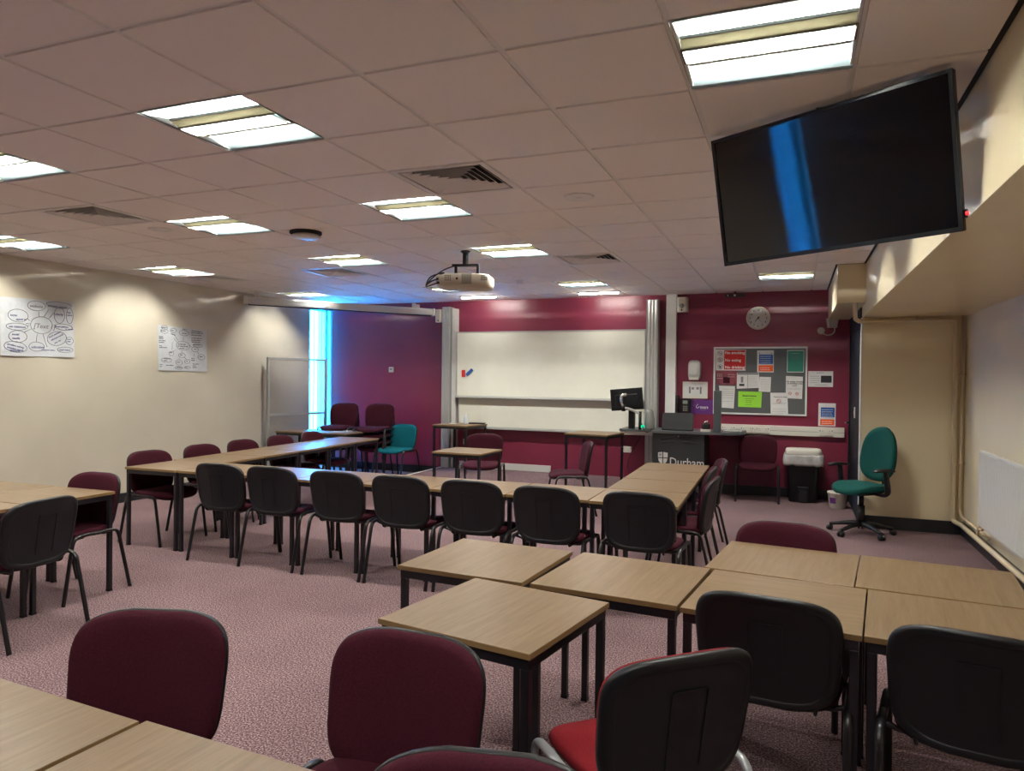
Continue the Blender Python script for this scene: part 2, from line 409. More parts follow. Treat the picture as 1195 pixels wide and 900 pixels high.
# windows with vertical blinds
def window(n, x, y0, y1, z0, z1, blind_x, nsl, ang):
    m = MB(); t = .05
    m.bb(x-.03, x+.03, y0, y1, z0, z0+t); m.bb(x-.03, x+.03, y0, y1, z1-t, z1); m.bb(x-.03, x+.03, y0, y0+t, z0+t, z1-t); m.bb(x-.03, x+.03, y1-t, y1, z0+t, z1-t)
    w = struct(m.build('window_%d' % n, 'window_white'))
    m = MB(); m.bb(x-.004, x+.004, y0+t, y1-t, z0+t, z1-t); m.build('window_pane', 'window_glass', w)
    b = MB(); dy = (y1-y0)/nsl
    for k in range(nsl):
        c = y0+dy*(k+.5)
        b.box((blind_x, c, (z0+z1)/2), (.0015, dy*1.02, (z1-z0)-.06), rz=ang)
    o = b.build('vertical_blind', 'blind_fabric' if n == 1 else 'dim_blind')
    r = MB(); r.bb(blind_x-.02, blind_x+.02, y0, y1, z1-.035, z1-.003); r.build('blind_rail', 'window_white', o)
    return o
o = window(1, XL-.40, 9.76, 10.71, 0.02, ZC, XL-.28, 9, R(32)); tag(o, 'pale vertical blind over the bright narrow window at the far left corner', 'blind')
o = window(2, XL-.12, W2[0], W2[1], W2[2], W2[3], XL-.05, 8, R(28)); tag(o, 'vertical blind, darkened to cut its light, over the window in the left wall behind the viewer', 'blind')

# ------------------------------------------------------------------ suspended ceiling
LIGHTS = [(-3, 0), (-6, 0), (-9, 0), (1, 0), (-3, 3), (-6, 3), (-10, 3), (1, 3), (1, 6), (-3, 6), (-6, 6), (-10, 6), (-3, 10), (-6, 10), (-10, 10), (1, 10), (-3, -4), (-7, -4), (1, -4)]  # the row behind the camera is unseen, added for room brightness
VENTS = [(-2, 2), (-7, 2), (-2, 7), (-7, 7), (-10, 7)]
skip = set(LIGHTS) | set(VENTS)
m = MB(); g = .013; zb = ZC+.007
def clip(a0, a1, lo, hi): return max(a0, lo), min(a1, hi)
for i in range(-11, 3):
    for j in range(-14, 13):
        if (i, j) in skip: continue
        x0, x1 = clip(GX+T*i+g, GX+T*(i+1)-g, XL, BX-.02); y0, y1 = clip(GY+T*j+g, GY+T*(j+1)-g, YB, YF)
        if x1-x0 < .02 or y1-y0 < .02: continue
        if y0 > 7.9 and x1 > 0.37:
            x1 = min(x1, .37)
            if x1-x0 < .02: continue
        m.bb(x0, x1, y0, y1, ZC, ZC+.02)
m.use('ceiling_tile')
c = m.build('ceiling', 'ceiling_tile'); c.data.materials.clear(); c.data.materials.append(MATS['ceiling_tile']); struct(c)
m = MB()
for i in range(-11, 4):
    x = GX+T*i
    if XL < x < BX-.02: m.bb(x-.012, x+.012, YB, 7.99 if x > .37 else YF, zb, zb+.03)
for j in range(-14, 14):
    y = GY+T*j
    if YB < y < YF:
        m.bb(XL, .37 if y > 7.99 else BX-.02, y-.012, y+.012, zb+.0005, zb+.028)
m.bb(XL, XL+.02, YB, 9.75, ZC-.002, ZC+.03)
m.build('ceiling_grid', 'ceiling_bar', c)
m = MB(); m.bb(XL-.6, XR+.2, YB-.2, YF+.7, ZC+.15, ZC+.2); struct(m.build('ceiling_slab', 'shadow_gap'))
m = MB(); m.bb(BX-.022, BX-.001, YB, 7.99, ZC-.001, ZC+.03); m.bb(.37, .389, 7.99, YF, ZC-.001, ZC+.03); m.bb(.37, BX, 7.978, 7.999, ZC-.001, ZC+.03)
struct(m.build('shadow_gap_strip', 'shadow_gap'))  # near-black strips put in for the shaded gap along the ceiling edge

# ------------------------------------------------------------------ recessed lights
def make_light():
    t = thing('ceiling_light', '', 'light')
    h = .298
    m = MB()                                           # housing: sloped white reflectors either side, end plates
    prof = [(-h, 0.0), (-h+.02, .004), (-.2, .045), (-.11, .085), (.11, .085), (.2, .045), (h-.02, .004), (h, 0.0)]
    for a, b in zip(prof[:-1], prof[1:]): m.quad((-h, a[0], a[1]), (h, a[0], a[1]), (h, b[0], b[1]), (-h, b[0], b[1]))
    for s in (-1, 1): m.add([(s*h, y, z) for y, z in prof], [tuple(range(8))])
    m.build('reflector', 'reflector', t)
    m = MB(); w = .285                                  # hanging basket frame
    for y in (-.115, -.058, .058, .115):
        z = .006 if abs(y) < .1 else .025
        m.bb(-w, w, y-.004, y+.004, z-.005, z+.006)
    for s in (-1, 1):
        m.add([(s*w, -.119, .026), (s*w, -.049, 0), (s*w, .049, 0), (s*w, .119, .026), (s*w, .119, .030), (s*w, -.119, .030),
               (s*(w+.008), -.119, .026), (s*(w+.008), -.049, 0), (s*(w+.008), .049, 0), (s*(w+.008), .119, .026), (s*(w+.008), .119, .030), (s*(w+.008), -.119, .030)],
              [(0, 1, 2, 3, 4, 5), (6, 7, 8, 9, 10, 11)]+[(a, (a+1) % 6, 6+(a+1) % 6, 6+a) for a in range(6)])
    bk = m.build('louvre_frame', 'louvre_metal', t)
    m = MB()
    for s in (-1, 1):
        m.quad((-w, s*.115, .024), (w, s*.115, .024), (w, s*.060, .004), (-w, s*.060, .004))
    m.build('perforated_side', 'perforated_panel', t)
    m = MB()
    for k in range(13):
        x = -w+2*w*(k+.5)/13; m.bb(x-.001, x+.001, -.057, .057, .001, .011)
    m.build('louvre_blades', 'reflector', t)
    m = MB(); m.cyl((-.265, 0, .048), (.265, 0, .048), .013, seg=10); m.build('tube', 'tube_glow', t, label='glowing fluorescent tube')
    return t
L0 = make_light()
LL = {(-3, 0): 'recessed square ceiling light at the upper left, nearest large one left of centre', (-6, 0): 'recessed ceiling light cut by the left edge of the photo, the higher of two there',
      (1, 0): 'recessed square ceiling light directly above the wall television', (-3, 3): 'recessed ceiling light just left of the large square air vent',
      (-6, 3): 'recessed ceiling light with a round ceiling sensor to its right', (-10, 3): 'recessed ceiling light at the left edge above the larger wall poster',
      (-3, 6): 'recessed ceiling light just right of the projector pole', (-6, 6): 'recessed ceiling light left of the projector, beyond the round sensor',
      (-10, 6): 'recessed ceiling light close above the cream wall, beside a plain grey vent', (-3, 10): 'recessed ceiling light above the middle of the whiteboard, beyond the projector',
      (-6, 10): 'recessed ceiling light partly hidden behind the projector body', (-10, 10): 'recessed ceiling light above the white roll-up screen casing',
      (1, 10): 'recessed ceiling light in front of the wall clock, below the television', (1, 3): 'recessed ceiling light hidden behind the upper part of the television', (1, 6): 'recessed ceiling light hidden behind the lower part of the television',
      (-9, 0): 'recessed ceiling light above the left tables outside the photo', (-3, -4): 'unseen recessed ceiling light added behind the viewer for brightness, middle one', (-7, -4): 'unseen recessed ceiling light added behind the viewer for brightness, left one', (1, -4): 'unseen recessed ceiling light added behind the viewer for brightness, right one'}
for n, (i, j) in enumerate(LIGHTS):
    loc = (GX+T*(i+.5), GY+T*(j+.5), ZC+.001)
    if n == 0: L0.location = loc; L0['label'] = LL[(i, j)]; L0['group'] = 'recessed fluorescent ceiling lights'
    else: dup(L0, loc, 0, LL[(i, j)])
# slim wall-washer strips close to the front wall
def make_washer():
    t = thing('wall_washer_light', '', 'light', group='slim wall-washer lights by the front wall')
    m = MB(); m.bb(-.29, .29, -.05, .05, 0, .012, bevel=.003); m.build('housing', 'white_metal', t)
    m = MB(); m.tube([(-.27, 0.02, -.008), (.27, 0.02, -.008)], .008, 8); m.build('tube', 'washer_glow', t, label='thin glowing tube')
    return t
w0 = make_washer(); w0.location = (GX+T*-2.5, GY+T*11.9, ZC-.0125); w0['label'] = 'slim strip light on the ceiling above the right half of the whiteboard'
dup(w0, (GX+T*-5.5, GY+T*11.9, ZC-.0125), 0, 'slim strip light on the ceiling behind the projector, left of the other slim strip')

# vents
def make_vent():
    t = thing('ceiling_vent', '', 'air vent', group='square ceiling air vents')
    m = MB(); h = .298
    for (x0, x1, y0, y1) in ((-h, h, -h, -h+.035), (-h, h, h-.035, h), (-h, -h+.035, -h+.035, h-.035), (h-.035, h, -h+.035, h-.035)): m.bb(x0, x1, y0, y1, -.004, .006)
    m.build('vent_frame', 'ceiling_bar', t)
    m = MB()
    for k in range(6):
        a = h-.05-k*.040; b = a-.030; z0, z1 = -.003, .020
        v = [(-a, -a, z0), (a, -a, z0), (a, a, z0), (-a, a, z0), (-b, -b, z1), (b, -b, z1), (b, b, z1), (-b, b, z1)]
        v2 = [(x, y, z+.0025) for x, y, z in v]
        m.add(v+v2, [(0, 1, 5, 4), (1, 2, 6, 5), (2, 3, 7, 6), (3, 0, 4, 7), (8, 9, 13, 12), (9, 10, 14, 13), (10, 11, 15, 14), (11, 8, 12, 15), (0, 1, 9, 8), (1, 2, 10, 9), (2, 3, 11, 10), (3, 0, 8, 11)])
    m.build('vane', 'ceiling_bar', t)
    m = MB(); m.bb(-h, h, -h, h, .045, .05); m.build('duct_opening', 'dark_slot', t)
    return t
v0 = make_vent()
VL = {(-2, 2): 'large square ceiling air vent nearest the centre, four-way louvres', (-7, 2): 'square ceiling air vent at the left, behind the large left light',
      (-2, 7): 'square ceiling air vent beyond the speaker disc, right of the projector', (-7, 7): 'square ceiling air vent small in the distance, left of the projector', (-10, 7): 'dull grey ceiling air vent next to the light by the cream wall'}
for n, (i, j) in enumerate(VENTS):
    loc = (GX+T*(i+.5), GY+T*(j+.5), ZC)
    if n == 0: v0.location = loc; v0['label'] = VL[(i, j)]
    else: dup(v0, loc, 0, VL[(i, j)])
# round ceiling devices
def disc(gi, gj, r, name, label, cat, prof, mt='ceiling_bar'):
    m = MB(); m.lathe([(r*a, -b) for a, b in prof], seg=28); o = m.build(name, mt); tag(o, label, cat, loc=(GX+T*gi, GY+T*gj, ZC)); return o
o = disc(-.53, 3.52, .10, 'ceiling_speaker', 'round flush ceiling disc between the central vent and the television', 'speaker', [(1, 0), (1, .006), (.9, .009), (.86, .004), (.1, .004), (.08, .012), (0.01, .012)])
disc(-6.42, 3.35, .09, 'ceiling_speaker', 'round flush ceiling disc beside the left square vent', 'speaker', [(1, 0), (1, .006), (.9, .009), (.86, .004), (.1, .004), (.01, .004)])
t = thing('ceiling_sensor', 'round raised ceiling sensor with black base, left of the projector', 'sensor', (GX+T*-4.61, GY+T*4.14, ZC))
m = MB(); m.lathe([(.13, 0), (.13, -.018), (.12, -.024), (.01, -.024)]); m.build('base', 'dark_slot', t)
m = MB(); m.lathe([(.10, -.024), (.125, -.040), (.11, -.052), (.05, -.062), (.01, -.062)]); m.build('cover', 'white_plastic', t)
t = thing('smoke_detector', 'small round detector on the ceiling beyond the projector', 'detector', (GX+T*-3.53, GY+T*9.59, ZC))
m = MB(); m.lathe([(.06, 0), (.06, -.012), (.045, -.018), (.045, -.04), (.03, -.048), (.005, -.048)]); m.build('body', 'ceiling_bar', t)

# ------------------------------------------------------------------ tables
TZ = 0.70
def make_table():
    t = thing('square_table', '', 'table')
    m = MB(); m.bb(-.299, .299, -.299, .299, TZ-.020, TZ, bevel=.0015)
    top = m.build('tabletop', 'oak_laminate', t)
    m = MB(); e = .2995
    for (x0, x1, y0, y1) in ((-e, e, -e, -e+.002), (-e, e, e-.002, e), (-e, -e+.002, -e+.002, e-.002), (e-.002, e, -e+.002, e-.002)): m.bb(x0, x1, y0, y1, TZ-.019, TZ-.0015)
    m.build('edge_band', 'board_edge', top)
    m = MB(); a = .290; w = .028
    for (x0, x1, y0, y1) in ((-a, a, -a, -a+w), (-a, a, a-w, a), (-a, -a+w, -a+w, a-w), (a-w, a, -a+w, a-w)): m.bb(x0, x1, y0, y1, TZ-.055, TZ-.0205)
    m.build('frame', 'black_frame', t)
    for sx in (-1, 1):
        for sy in (-1, 1):
            m = MB(); x = sx*(a-w/2); y = sy*(a-w/2); m.bb(x-w/2, x+w/2, y-w/2, y+w/2, .004, TZ-.0555, bevel=.002)
            lg = m.build('leg', 'black_frame', t)
            m = MB(); m.bb(x-w/2-.001, x+w/2+.001, y-w/2-.001, y+w/2+.001, 0, .014); m.build('foot_cap', 'black_plastic', lg)
    return t
T0 = make_table(); tcount = [0]
def table(x, y, deg, label, group, grain=0, z=0):
    rz = R(deg+90*grain)
    if tcount[0] == 0: T0.location = (x, y, z); T0.rotation_euler = (0, 0, rz); T0['label'] = label; T0['group'] = group; r = T0
    else: r = dup(T0, (x, y, z), rz, label, group)
    tcount[0] += 1
    return r
P6 = 0.6065
gr = 'square tables of the U-shaped layout'
names_row = ['square oak table at the near left outer corner of the U layout', 'square oak table behind the leftmost black-backed chair of the long row', 'square oak table third from the left in the near row of the U layout',
             'square oak table at the middle of the near row of the U layout', 'square oak table fifth from the left in the near row, before the small front desk', 'square oak table sixth from the left in the near row of the U layout', 'square oak table meeting the right arm, last in the near row of the U layout']
for k in range(7):
    table(-5.25+P6*k, 4.985+.02*k/6*3, 0.5, names_row[k], gr, grain=0)
nm = ['nearest after the corner', 'second after the corner', 'third after the corner', 'fourth after the corner', 'farthest, ending by the stacked chairs']
for k in range(5):
    table(-5.28-.040*(k+1), 4.985+P6*(k+1), 3.6, 'square oak table, left arm of the U, '+nm[k], gr, grain=1)
nm = ['nearest, behind the rightmost black-backed chair', 'second from the near end', 'third from the near end', 'farthest, in front of the lectern']
for k in range(4):
    table(-1.005-.017*k, 5.045+.618*k, 1.3, 'square oak table, right arm of the U, '+nm[k], gr, grain=0)
gf = 'square tables of the near right cluster'
table(-.975, 2.365, -9.5, 'square oak table nearest the viewer in the centre, its corner leg exposed', gf, grain=1)
table(-1.30, 3.035, -3.5, 'square oak table left and farthest of the central cluster', gf, grain=1)
table(-.66, 2.995, -5.5, 'square oak table between the central table and the right-hand ones', gf, grain=1)
table(-.050, 2.925, -6.0, 'square oak table behind the near black-backed chair beside the red one', gf, grain=0)
table(-.030, 3.540, -6.5, 'square oak table in front of the lone maroon chair back at the right', gf, grain=1)
table(.552, 2.865, -6.0, 'square oak table at the right edge behind the rightmost black-backed chair', gf, grain=1)
table(.572, 3.480, -6.5, 'square oak table at the right edge, farthest, towards the radiator', gf, grain=1)
gl = 'square tables at the lower left'
table(-1.765, .985, -3.5, 'square oak table filling the bottom left corner of the photo', gl, grain=1)
table(-1.150, .960, -3.0, 'square oak table at the bottom edge, right of the corner one', gl, grain=1)
gk = 'square tables at the left edge'
table(-4.745, 3.375, 1.0, 'square oak table at the left edge with a maroon chair at its far side', gk, grain=0)
table(-5.352, 3.372, 1.0, 'square oak table at the left edge, cut by the photo, farther from the viewer', gk, grain=0)
table(-4.74, 2.766, 1.0, 'square oak table at the left edge beside the tilted black-backed chair', gk, grain=0)
table(-3.46, 7.42, -1, 'lone square oak desk inside the U layout, facing the whiteboard', 'single desks near the whiteboard')
table(-2.42, 9.10, -8, 'lone square oak desk on the platform below the monitor', 'single desks near the whiteboard', z=DZ)
table(-4.66, 9.72, -7, 'lone square oak desk on the platform holding a spray bottle', 'single desks near the whiteboard', z=DZ)
table(-6.92, 8.98, 3, 'square oak table in front of the clear standing screen', 'single desks near the whiteboard', grain=0)
table(-6.30, 9.02, 3, 'square oak table in front of the stacked maroon chairs', 'single desks near the whiteboard', grain=0)

# ------------------------------------------------------------------ stacking chairs
def back_y(z): return -.195-.16*(z-.42)
def make_chair(fabric, tube, label):
    t = thing('stacking_chair', label, 'chair')
    def fb(off):                                       # backrest: v up (z), u across
        def f(u, v, d):
            zc, hh = .612, .183
            z = zc+hh*v
            w = .246*(1-.05*(1-v)**2/2-.02*(v > .0)*v)
            x = w*u
            z += .018*(1-u*u)*(1 if v > 0 else -.9)*abs(v)
            y = back_y(z)+.045*u*u-off-d
            return (x, y, z)
        return f
    m = MB(); m.pad(fb(0), [(0.30, -.040), (.75, -.039), (.90, -.035), (.965, -.026), (.985, -.014), (.985, -.002), (.9, 0)], expo=5.0); m.build('backrest', fabric, t)
    m = MB(); m.pad(fb(0), [(0.9, -.002), (.99, -.008), (1.0, -.004), (1.0, .004), (.985, .012), (.95, .016), (.86, .017), (.845, .013), (.83, .012), (.3, .012)], expo=5.0)
    f = fb(.0125)
    def bar(u0, u1, v0, v1, th=.003):
        a = [f(u0, v0, 0), f(u1, v0, 0), f(u1, v1, 0), f(u0, v1, 0)]
        b = [(x, y-th, z) for x, y, z in a]
        m.add(a+b, [(0, 1, 2, 3), (4, 5, 6, 7), (0, 1, 5, 4), (1, 2, 6, 5), (2, 3, 7, 6), (3, 0, 4, 7)])
    bar(-.22, .22, .50, .525, .005); bar(-.24, -.228, -.6, .5, .002); bar(.228, .24, -.6, .5, .002)
    m.build('back_shell', 'black_plastic', t, label='black plastic shell of the backrest')
    def fs(u, v, d):
        y = .015+.215*v; x = .240*u*(1-.035*(1-v))
        z = .425+d
        z += .012*(u*u) - (.028*max(0, v-.25)**2/.56) - .006*(1-abs(v))
        return (x, y, z)
    m = MB(); m.pad(fs, [(.92, -.004), (.985, 0), (1, .012), (.985, .026), (.95, .034), (.85, .040), (.5, .043), (.2, .044)], expo=3.6); m.build('seat', fabric, t)
    m = MB(); m.pad(fs, [(.5, -.018), (.9, -.016), (.955, -.010), (.955, .0), (.8, .0)], expo=3.6); m.build('seat_pan', 'black_plastic', t)
    for s in (-1, 1):
        m = MB(); m.tube([(s*.257, .245, 0), (s*.257, .19, .345), (s*.257, .170, .432), (s*.257, .10, .440), (s*.257, -.03, .436)], .0145, 8, flat=.8, smooth_path=2); m.build('leg', tube, t)
        m = MB(); m.tube([(s*.257, -.275, 0), (s*.257, -.195, .335), (s*.257, -.170, .430), (s*.257, -.10, .440), (s*.257, -.03, .436)], .0145, 8, flat=.8, smooth_path=2); m.build('leg', tube, t)
        m = MB(); m.tube([(s*.155, -.06, .408), (s*.155, -.15, .405), (s*.158, -.178, .42), (s*.16, -.174, .45), (s*.165, -.176, .48)], .010, 8, flat=.7, smooth_path=2); m.build('back_strut', tube, t)
    m = MB()
    for y in (.10, -.10): m.tube([(-.256, y, .430), (-.19, y, .408), (.19, y, .408), (.256, y, .430)], .010, 8, smooth_path=1)
    m.build('crossbar', tube, t)
    return t
CH = {}
def chair(x, y, face, kind, label, group, z=0):
    """x, y: ground point under the top of the backrest; face: compass angle (deg) of the sitter's view, 0 = +X, 90 = +Y"""
    a = R(face); px_, py_ = x+math.cos(a)*.255, y+math.sin(a)*.255
    rz = a-PI/2
    if kind not in CH:
        r = make_chair(*{'maroon': ('fabric_maroon', 'black_tube'), 'red': ('fabric_red', 'grey_tube'), 'teal': ('fabric_teal', 'black_tube')}[kind], label)
        CH[kind] = r; r.location = (px_, py_, z); r.rotation_euler = (0, 0, rz)
        if group: r['group'] = group
        return r
    r = dup(CH[kind], (px_, py_, z), rz, label, group)
    return r
gA = 'chairs along the near side of the U layout'
for (x, y, f, l) in [(-4.37, 4.53, 92, 'maroon seated chair with black plastic back, leftmost of the long row seen from behind'),
                     (-3.86, 4.55, 91, 'black-backed maroon chair second from the left in the long row'),
                     (-3.25, 4.55, 90, 'black-backed maroon chair third from the left in the long row'),
                     (-2.69, 4.55, 90, 'black-backed maroon chair in the middle of the long row'),
                     (-2.12, 4.56, 90, 'black-backed maroon chair fifth from the left in the long row'),
                     (-1.55, 4.52, 88, 'black-backed maroon chair sixth from the left in the long row'),
                     (-.93, 4.55, 87, 'black-backed maroon chair rightmost of the long row, at the end of the right arm')]:
    chair(x, y, f, 'maroon', l, gA)
gB = 'chairs along the cream wall side of the U layout'
for k, (x, y, l) in enumerate([(-5.68, 5.02, 'maroon chair on the wall side of the U layout, nearest the viewer'), (-5.72, 5.70, 'maroon chair second along the wall side of the U layout'),
                     (-5.76, 6.33, 'maroon chair third along the wall side of the U layout'), (-5.80, 7.0, 'maroon chair fourth along the wall side of the U layout'), (-5.85, 7.68, 'maroon chair farthest along the wall side of the U layout')]):
    chair(x, y, -2+3*k/2, 'maroon', l, gB)
gC = 'chairs on the right arm of the U layout'
chair(-.52, 5.50, 178, 'maroon', 'black-backed maroon chair on the outer right side of the U layout, nearest', gC)
chair(-.60, 6.12, 182, 'maroon', 'black-backed maroon chair on the outer right side of the U layout, middle one', gC)
chair(-.58, 6.80, 192, 'maroon', 'maroon chair on the outer right side of the U layout, farthest', gC)
chair(-4.70, 3.77, -88, 'maroon', 'maroon chair tucked behind the left-edge table, facing the viewer', None)
chair(-3.98, 2.86, 186, 'maroon', 'black-backed maroon chair at the left edge, seen obliquely from behind', None)
chair(-1.80, 1.65, -72, 'maroon', 'maroon chair back at the lower left, standing before the bottom-left tables', None)
chair(-.985, 1.79, -91, 'maroon', 'maroon chair back at the bottom centre, in front of the nearest square table', None)
chair(-.54, 1.27, -78, 'maroon', 'maroon chair at the very bottom, only the curved top of its back showing', None)
chair(-.24, 1.92, 133, 'red', 'bright red chair with grey tubular frame and black plastic back', None)
chair(-.085, 2.54, 84, 'maroon', 'black-backed maroon chair to the right of the red chair', None)
chair(.505, 2.41, 80, 'maroon', 'black-backed maroon chair cut by the right edge of the photo', None)
chair(-.03, 3.93, -95, 'maroon', 'lone maroon chair tucked behind the right-hand tables near the office chair', None)
chair(-2.16, 8.0, 205, 'maroon', 'maroon chair seen side-on, inside the U before the whiteboard', None)
chair(-3.72, 8.52, -75, 'maroon', 'maroon chair facing the viewer behind the small lone desk', None)
chair(-5.52, 9.62, -96, 'teal', 'teal chair standing beside the stacked chairs', None)
chair(-.44, 9.98, -88, 'maroon', 'maroon chair against the maroon wall beside the black bin', None)
for s, (sx, sy, f) in enumerate(((-6.62, 9.66, -84), (-6.0, 9.70, -84))):
    for k in range(4):
        side = ('left', 'right')[s]
        w = ['bottom chair', 'second chair up', 'third chair up', 'top chair, its back and seat showing,'][k]
        chair(sx+.008*k, sy-.028*k+.03, f, 'maroon', 'maroon chair, %s of the %s stack by the window' % (w, side), 'stacked chairs by the window', z=.1*k)

# ------------------------------------------------------------------ television
tv_c = Vector((.0989, 3.37, 2.394))
rr = Vector((.8797, -.4750, .0169)).normalized(); nn = Vector((-.4636, -.8655, -.1895)).normalized(); uu = nn.cross(rr)*-1
uu = rr.cross(-nn).normalized()
t = thing('television', 'large black flat television hung at a tilt from the ceiling', 'television', tv_c)
TM = Matrix((( rr.x, -nn.x, uu.x), (rr.y, -nn.y, uu.y), (rr.z, -nn.z, uu.z)))
def tvx(mb): mb.X = TM.to_4x4(); return mb
W, H = 1.04, .601
m = tvx(MB()); m.box((0, .022, 0), (W, .036, H), bevel=.006); m.box((0, .05, -.03), (W*.62, .035, H*.55), bevel=.01); m.build('casing', 'bezel_black', t)
m = tvx(MB())
N = 24; vs = []; fs = []
for i in range(N+1):
    for s in (-1, 1):
        x = -1+2*i/N; vs.append((x*(W/2-.014), .0025, s*(H/2-.016)+.002))
for i in range(N): fs.append((2*i, 2*i+1, 2*i+3, 2*i+2))
m.add(vs, fs); m.build('screen', 'screen_black', t)
m = tvx(MB()); b = .014
m.box((0, .0, H/2-b/2), (W, .008, b)); m.box((0, 0, -H/2+b/2+.002), (W, .008, b+.004)); m.box((-W/2+b/2, 0, 0), (b, .008, H-2*b)); m.box((W/2-b/2, 0, 0), (b, .008, H-2*b)); m.build('bezel', 'bezel_black', t)
m = tvx(MB()); m.box((W/2+.006, .02, -H/2+.065), (.012, .02, .035), bevel=.003); sw = m.build('side_button_panel', 'bezel_black', t)
m = tvx(MB()); m.cyl((W/2+.010, .010, -H/2+.065), (W/2+.019, .010, -H/2+.065), .007, seg=12); m.build('indicator', 'led_red', sw, label='small red indicator')
t2 = thing('television_bracket', 'black ceiling arm holding the television', 'bracket', tv_c)
m = tvx(MB()); m.box((0, .09, 0), (.30, .03, .22)); m.box((-.22, .075, .0), (.04, .02, .45)); m.box((.22, .075, 0), (.04, .02, .45)); m.build('mount_plate', 'black_frame', t2)
bx = TM @ Vector((0, .13, 0))
m = MB(); m.cyl((bx.x, bx.y, -.05), (bx.x, bx.y, ZC-tv_c.z-.0), .025); m.bb(bx.x-.09, bx.x+.09, bx.y-.09, bx.y+.09, ZC-tv_c.z-.012, ZC-tv_c.z); m.build('pole', 'black_frame', t2)

# ------------------------------------------------------------------ projector
PX, PY = -2.90, 6.13
t = thing('projector', 'cream projector hanging from a black ceiling pole', 'projector', (PX, PY, 2.44), 0)
m = MB(); m.X = Matrix.Rotation(R(14), 4, 'Z')
def fpr(u, v, d): return (.255*u, .15*v, d+.012*(u < 0)*0)
m.pad(lambda u, v, d: (.262*u+.0, .17*v, d - .02*u*abs(u)*0 - .012*(u+1)*.5), [(.80, -.075), (.93, -.068), (.985, -.05), (1.0, -.02), (1.0, .02), (.97, .045), (.90, .056), (.5, .064), (.1, .064)], expo=5, N=56)
pj = m.build('body', 'projector_body', t)
m = MB(); m.X = Matrix.Rotation(R(14), 4, 'Z')
for (x0, n, rows) in ((-.155, 4, 4), (.005, 6, 7), (.185, 4, 4)):
    for a in range(n):
        for b in range(rows):
            m.box((x0+a*.016, -.1705+.0004, .028-b*.014 if rows == 4 else .04-b*.014), (.009, .004, .008))
m.build('vent_grille', 'dark_slot', pj)
m = MB(); m.X = Matrix.Rotation(R(14), 4, 'Z'); m.cyl((-.045, -.166, .0), (-.045, -.173, .0), .011); m.build('lock_button', 'dark_slot', pj)
m = MB(); m.X = Matrix.Rotation(R(14), 4, 'Z'); m.cyl((.1, .16, 0), (.1, .205, 0), .045, seg=24); m.build('lens', 'dark_slot', pj)
t2 = thing('projector_mount', 'black ceiling pole and bracket above the projector', 'bracket', (PX, PY, ZC))
m = MB(); m.lathe([(.045, 0), (.045, -.012), (.03, -.02), (.03, -.022)]); m.cyl((0, 0, -.012), (0, 0, -.125), .028); m.build('pole', 'black_plastic', t2)
m = MB(); m.X = Matrix.Rotation(R(14), 4, 'Z'); m.box((.0, 0, -.135), (.25, .05, .022)); m.box((.12, 0, -.175), (.022, .04, .085)); m.box((-.09, 0, -.175), (.022, .04, .085)); m.build('bracket', 'black_plastic', t2)
t3 = thing('projector_cable', 'black cables looping from the projector up to its pole', 'cable', (PX, PY, 2.44))
for k, (dz, px0) in enumerate(((.05, -.17), (.0, -.20), (-.035, -.19))):
    m = MB(); m.tube([(px0, -.19, dz), (-.29, -.17, dz-.02), (-.375, -.1, -.06), (-.34, -.06, .02), (-.22, -.03, .11), (-.10, 0, .15), (0, 0, .155)], .0065, 6, smooth_path=2)
    m.build('cable', 'cable_black', t3)
    m = MB(); m.box((px0+.02, -.19, dz), (.05, .022, .022), rz=R(20)); m.build('plug', 'cable_black', t3)

# ------------------------------------------------------------------ roll-up screen casing
a = Vector((-7.36, 8.16, 2.60)); b = Vector((-5.18, 9.86, 2.53)); d = (b-a); Lg = d.length; ang = math.atan2(d.y, d.x); pit = math.asin(d.z/Lg)
t = thing('projection_screen_casing', 'long white roll-up projection screen casing across the far left corner', 'projection screen', (0, 0, 0))
X = Matrix.Translation(a) @ Matrix.Rotation(ang, 4, 'Z') @ Matrix.Rotation(-pit, 4, 'Y')
m = MB(); m.X = X; m.bb(.05, Lg-.03, -.05, .05, -.05, .05, bevel=.012); m.build('casing', 'white_metal', t)
m = MB(); m.X = X; m.bb(.0, .055, -.056, .056, -.062, .062, bevel=.01); m.bb(Lg-.04, Lg, -.056, .056, -.06, .056, bevel=.01); m.build('end_cap', 'white_plastic', t)
m = MB(); m.X = X; m.bb(.06, Lg-.05, -.012, .012, -.064, -.049, bevel=.003); m.build('bottom_bar', 'shadow_gap', t)
m = MB(); m.X = X
for s in (.15, Lg-.35): m.bb(s, s+.05, -.03, .03, .05, ZC-2.60+.0, bevel=.002)
m.build('hanging_bracket', 'white_plastic', t)
m = MB(); m.X = X; m.bb(Lg-.33, Lg-.24, -.04, .04, .048, .10, bevel=.006); tag(m.build('junction_box', 'white_metal'), 'small pale box on top of the roll-up screen casing', 'box')

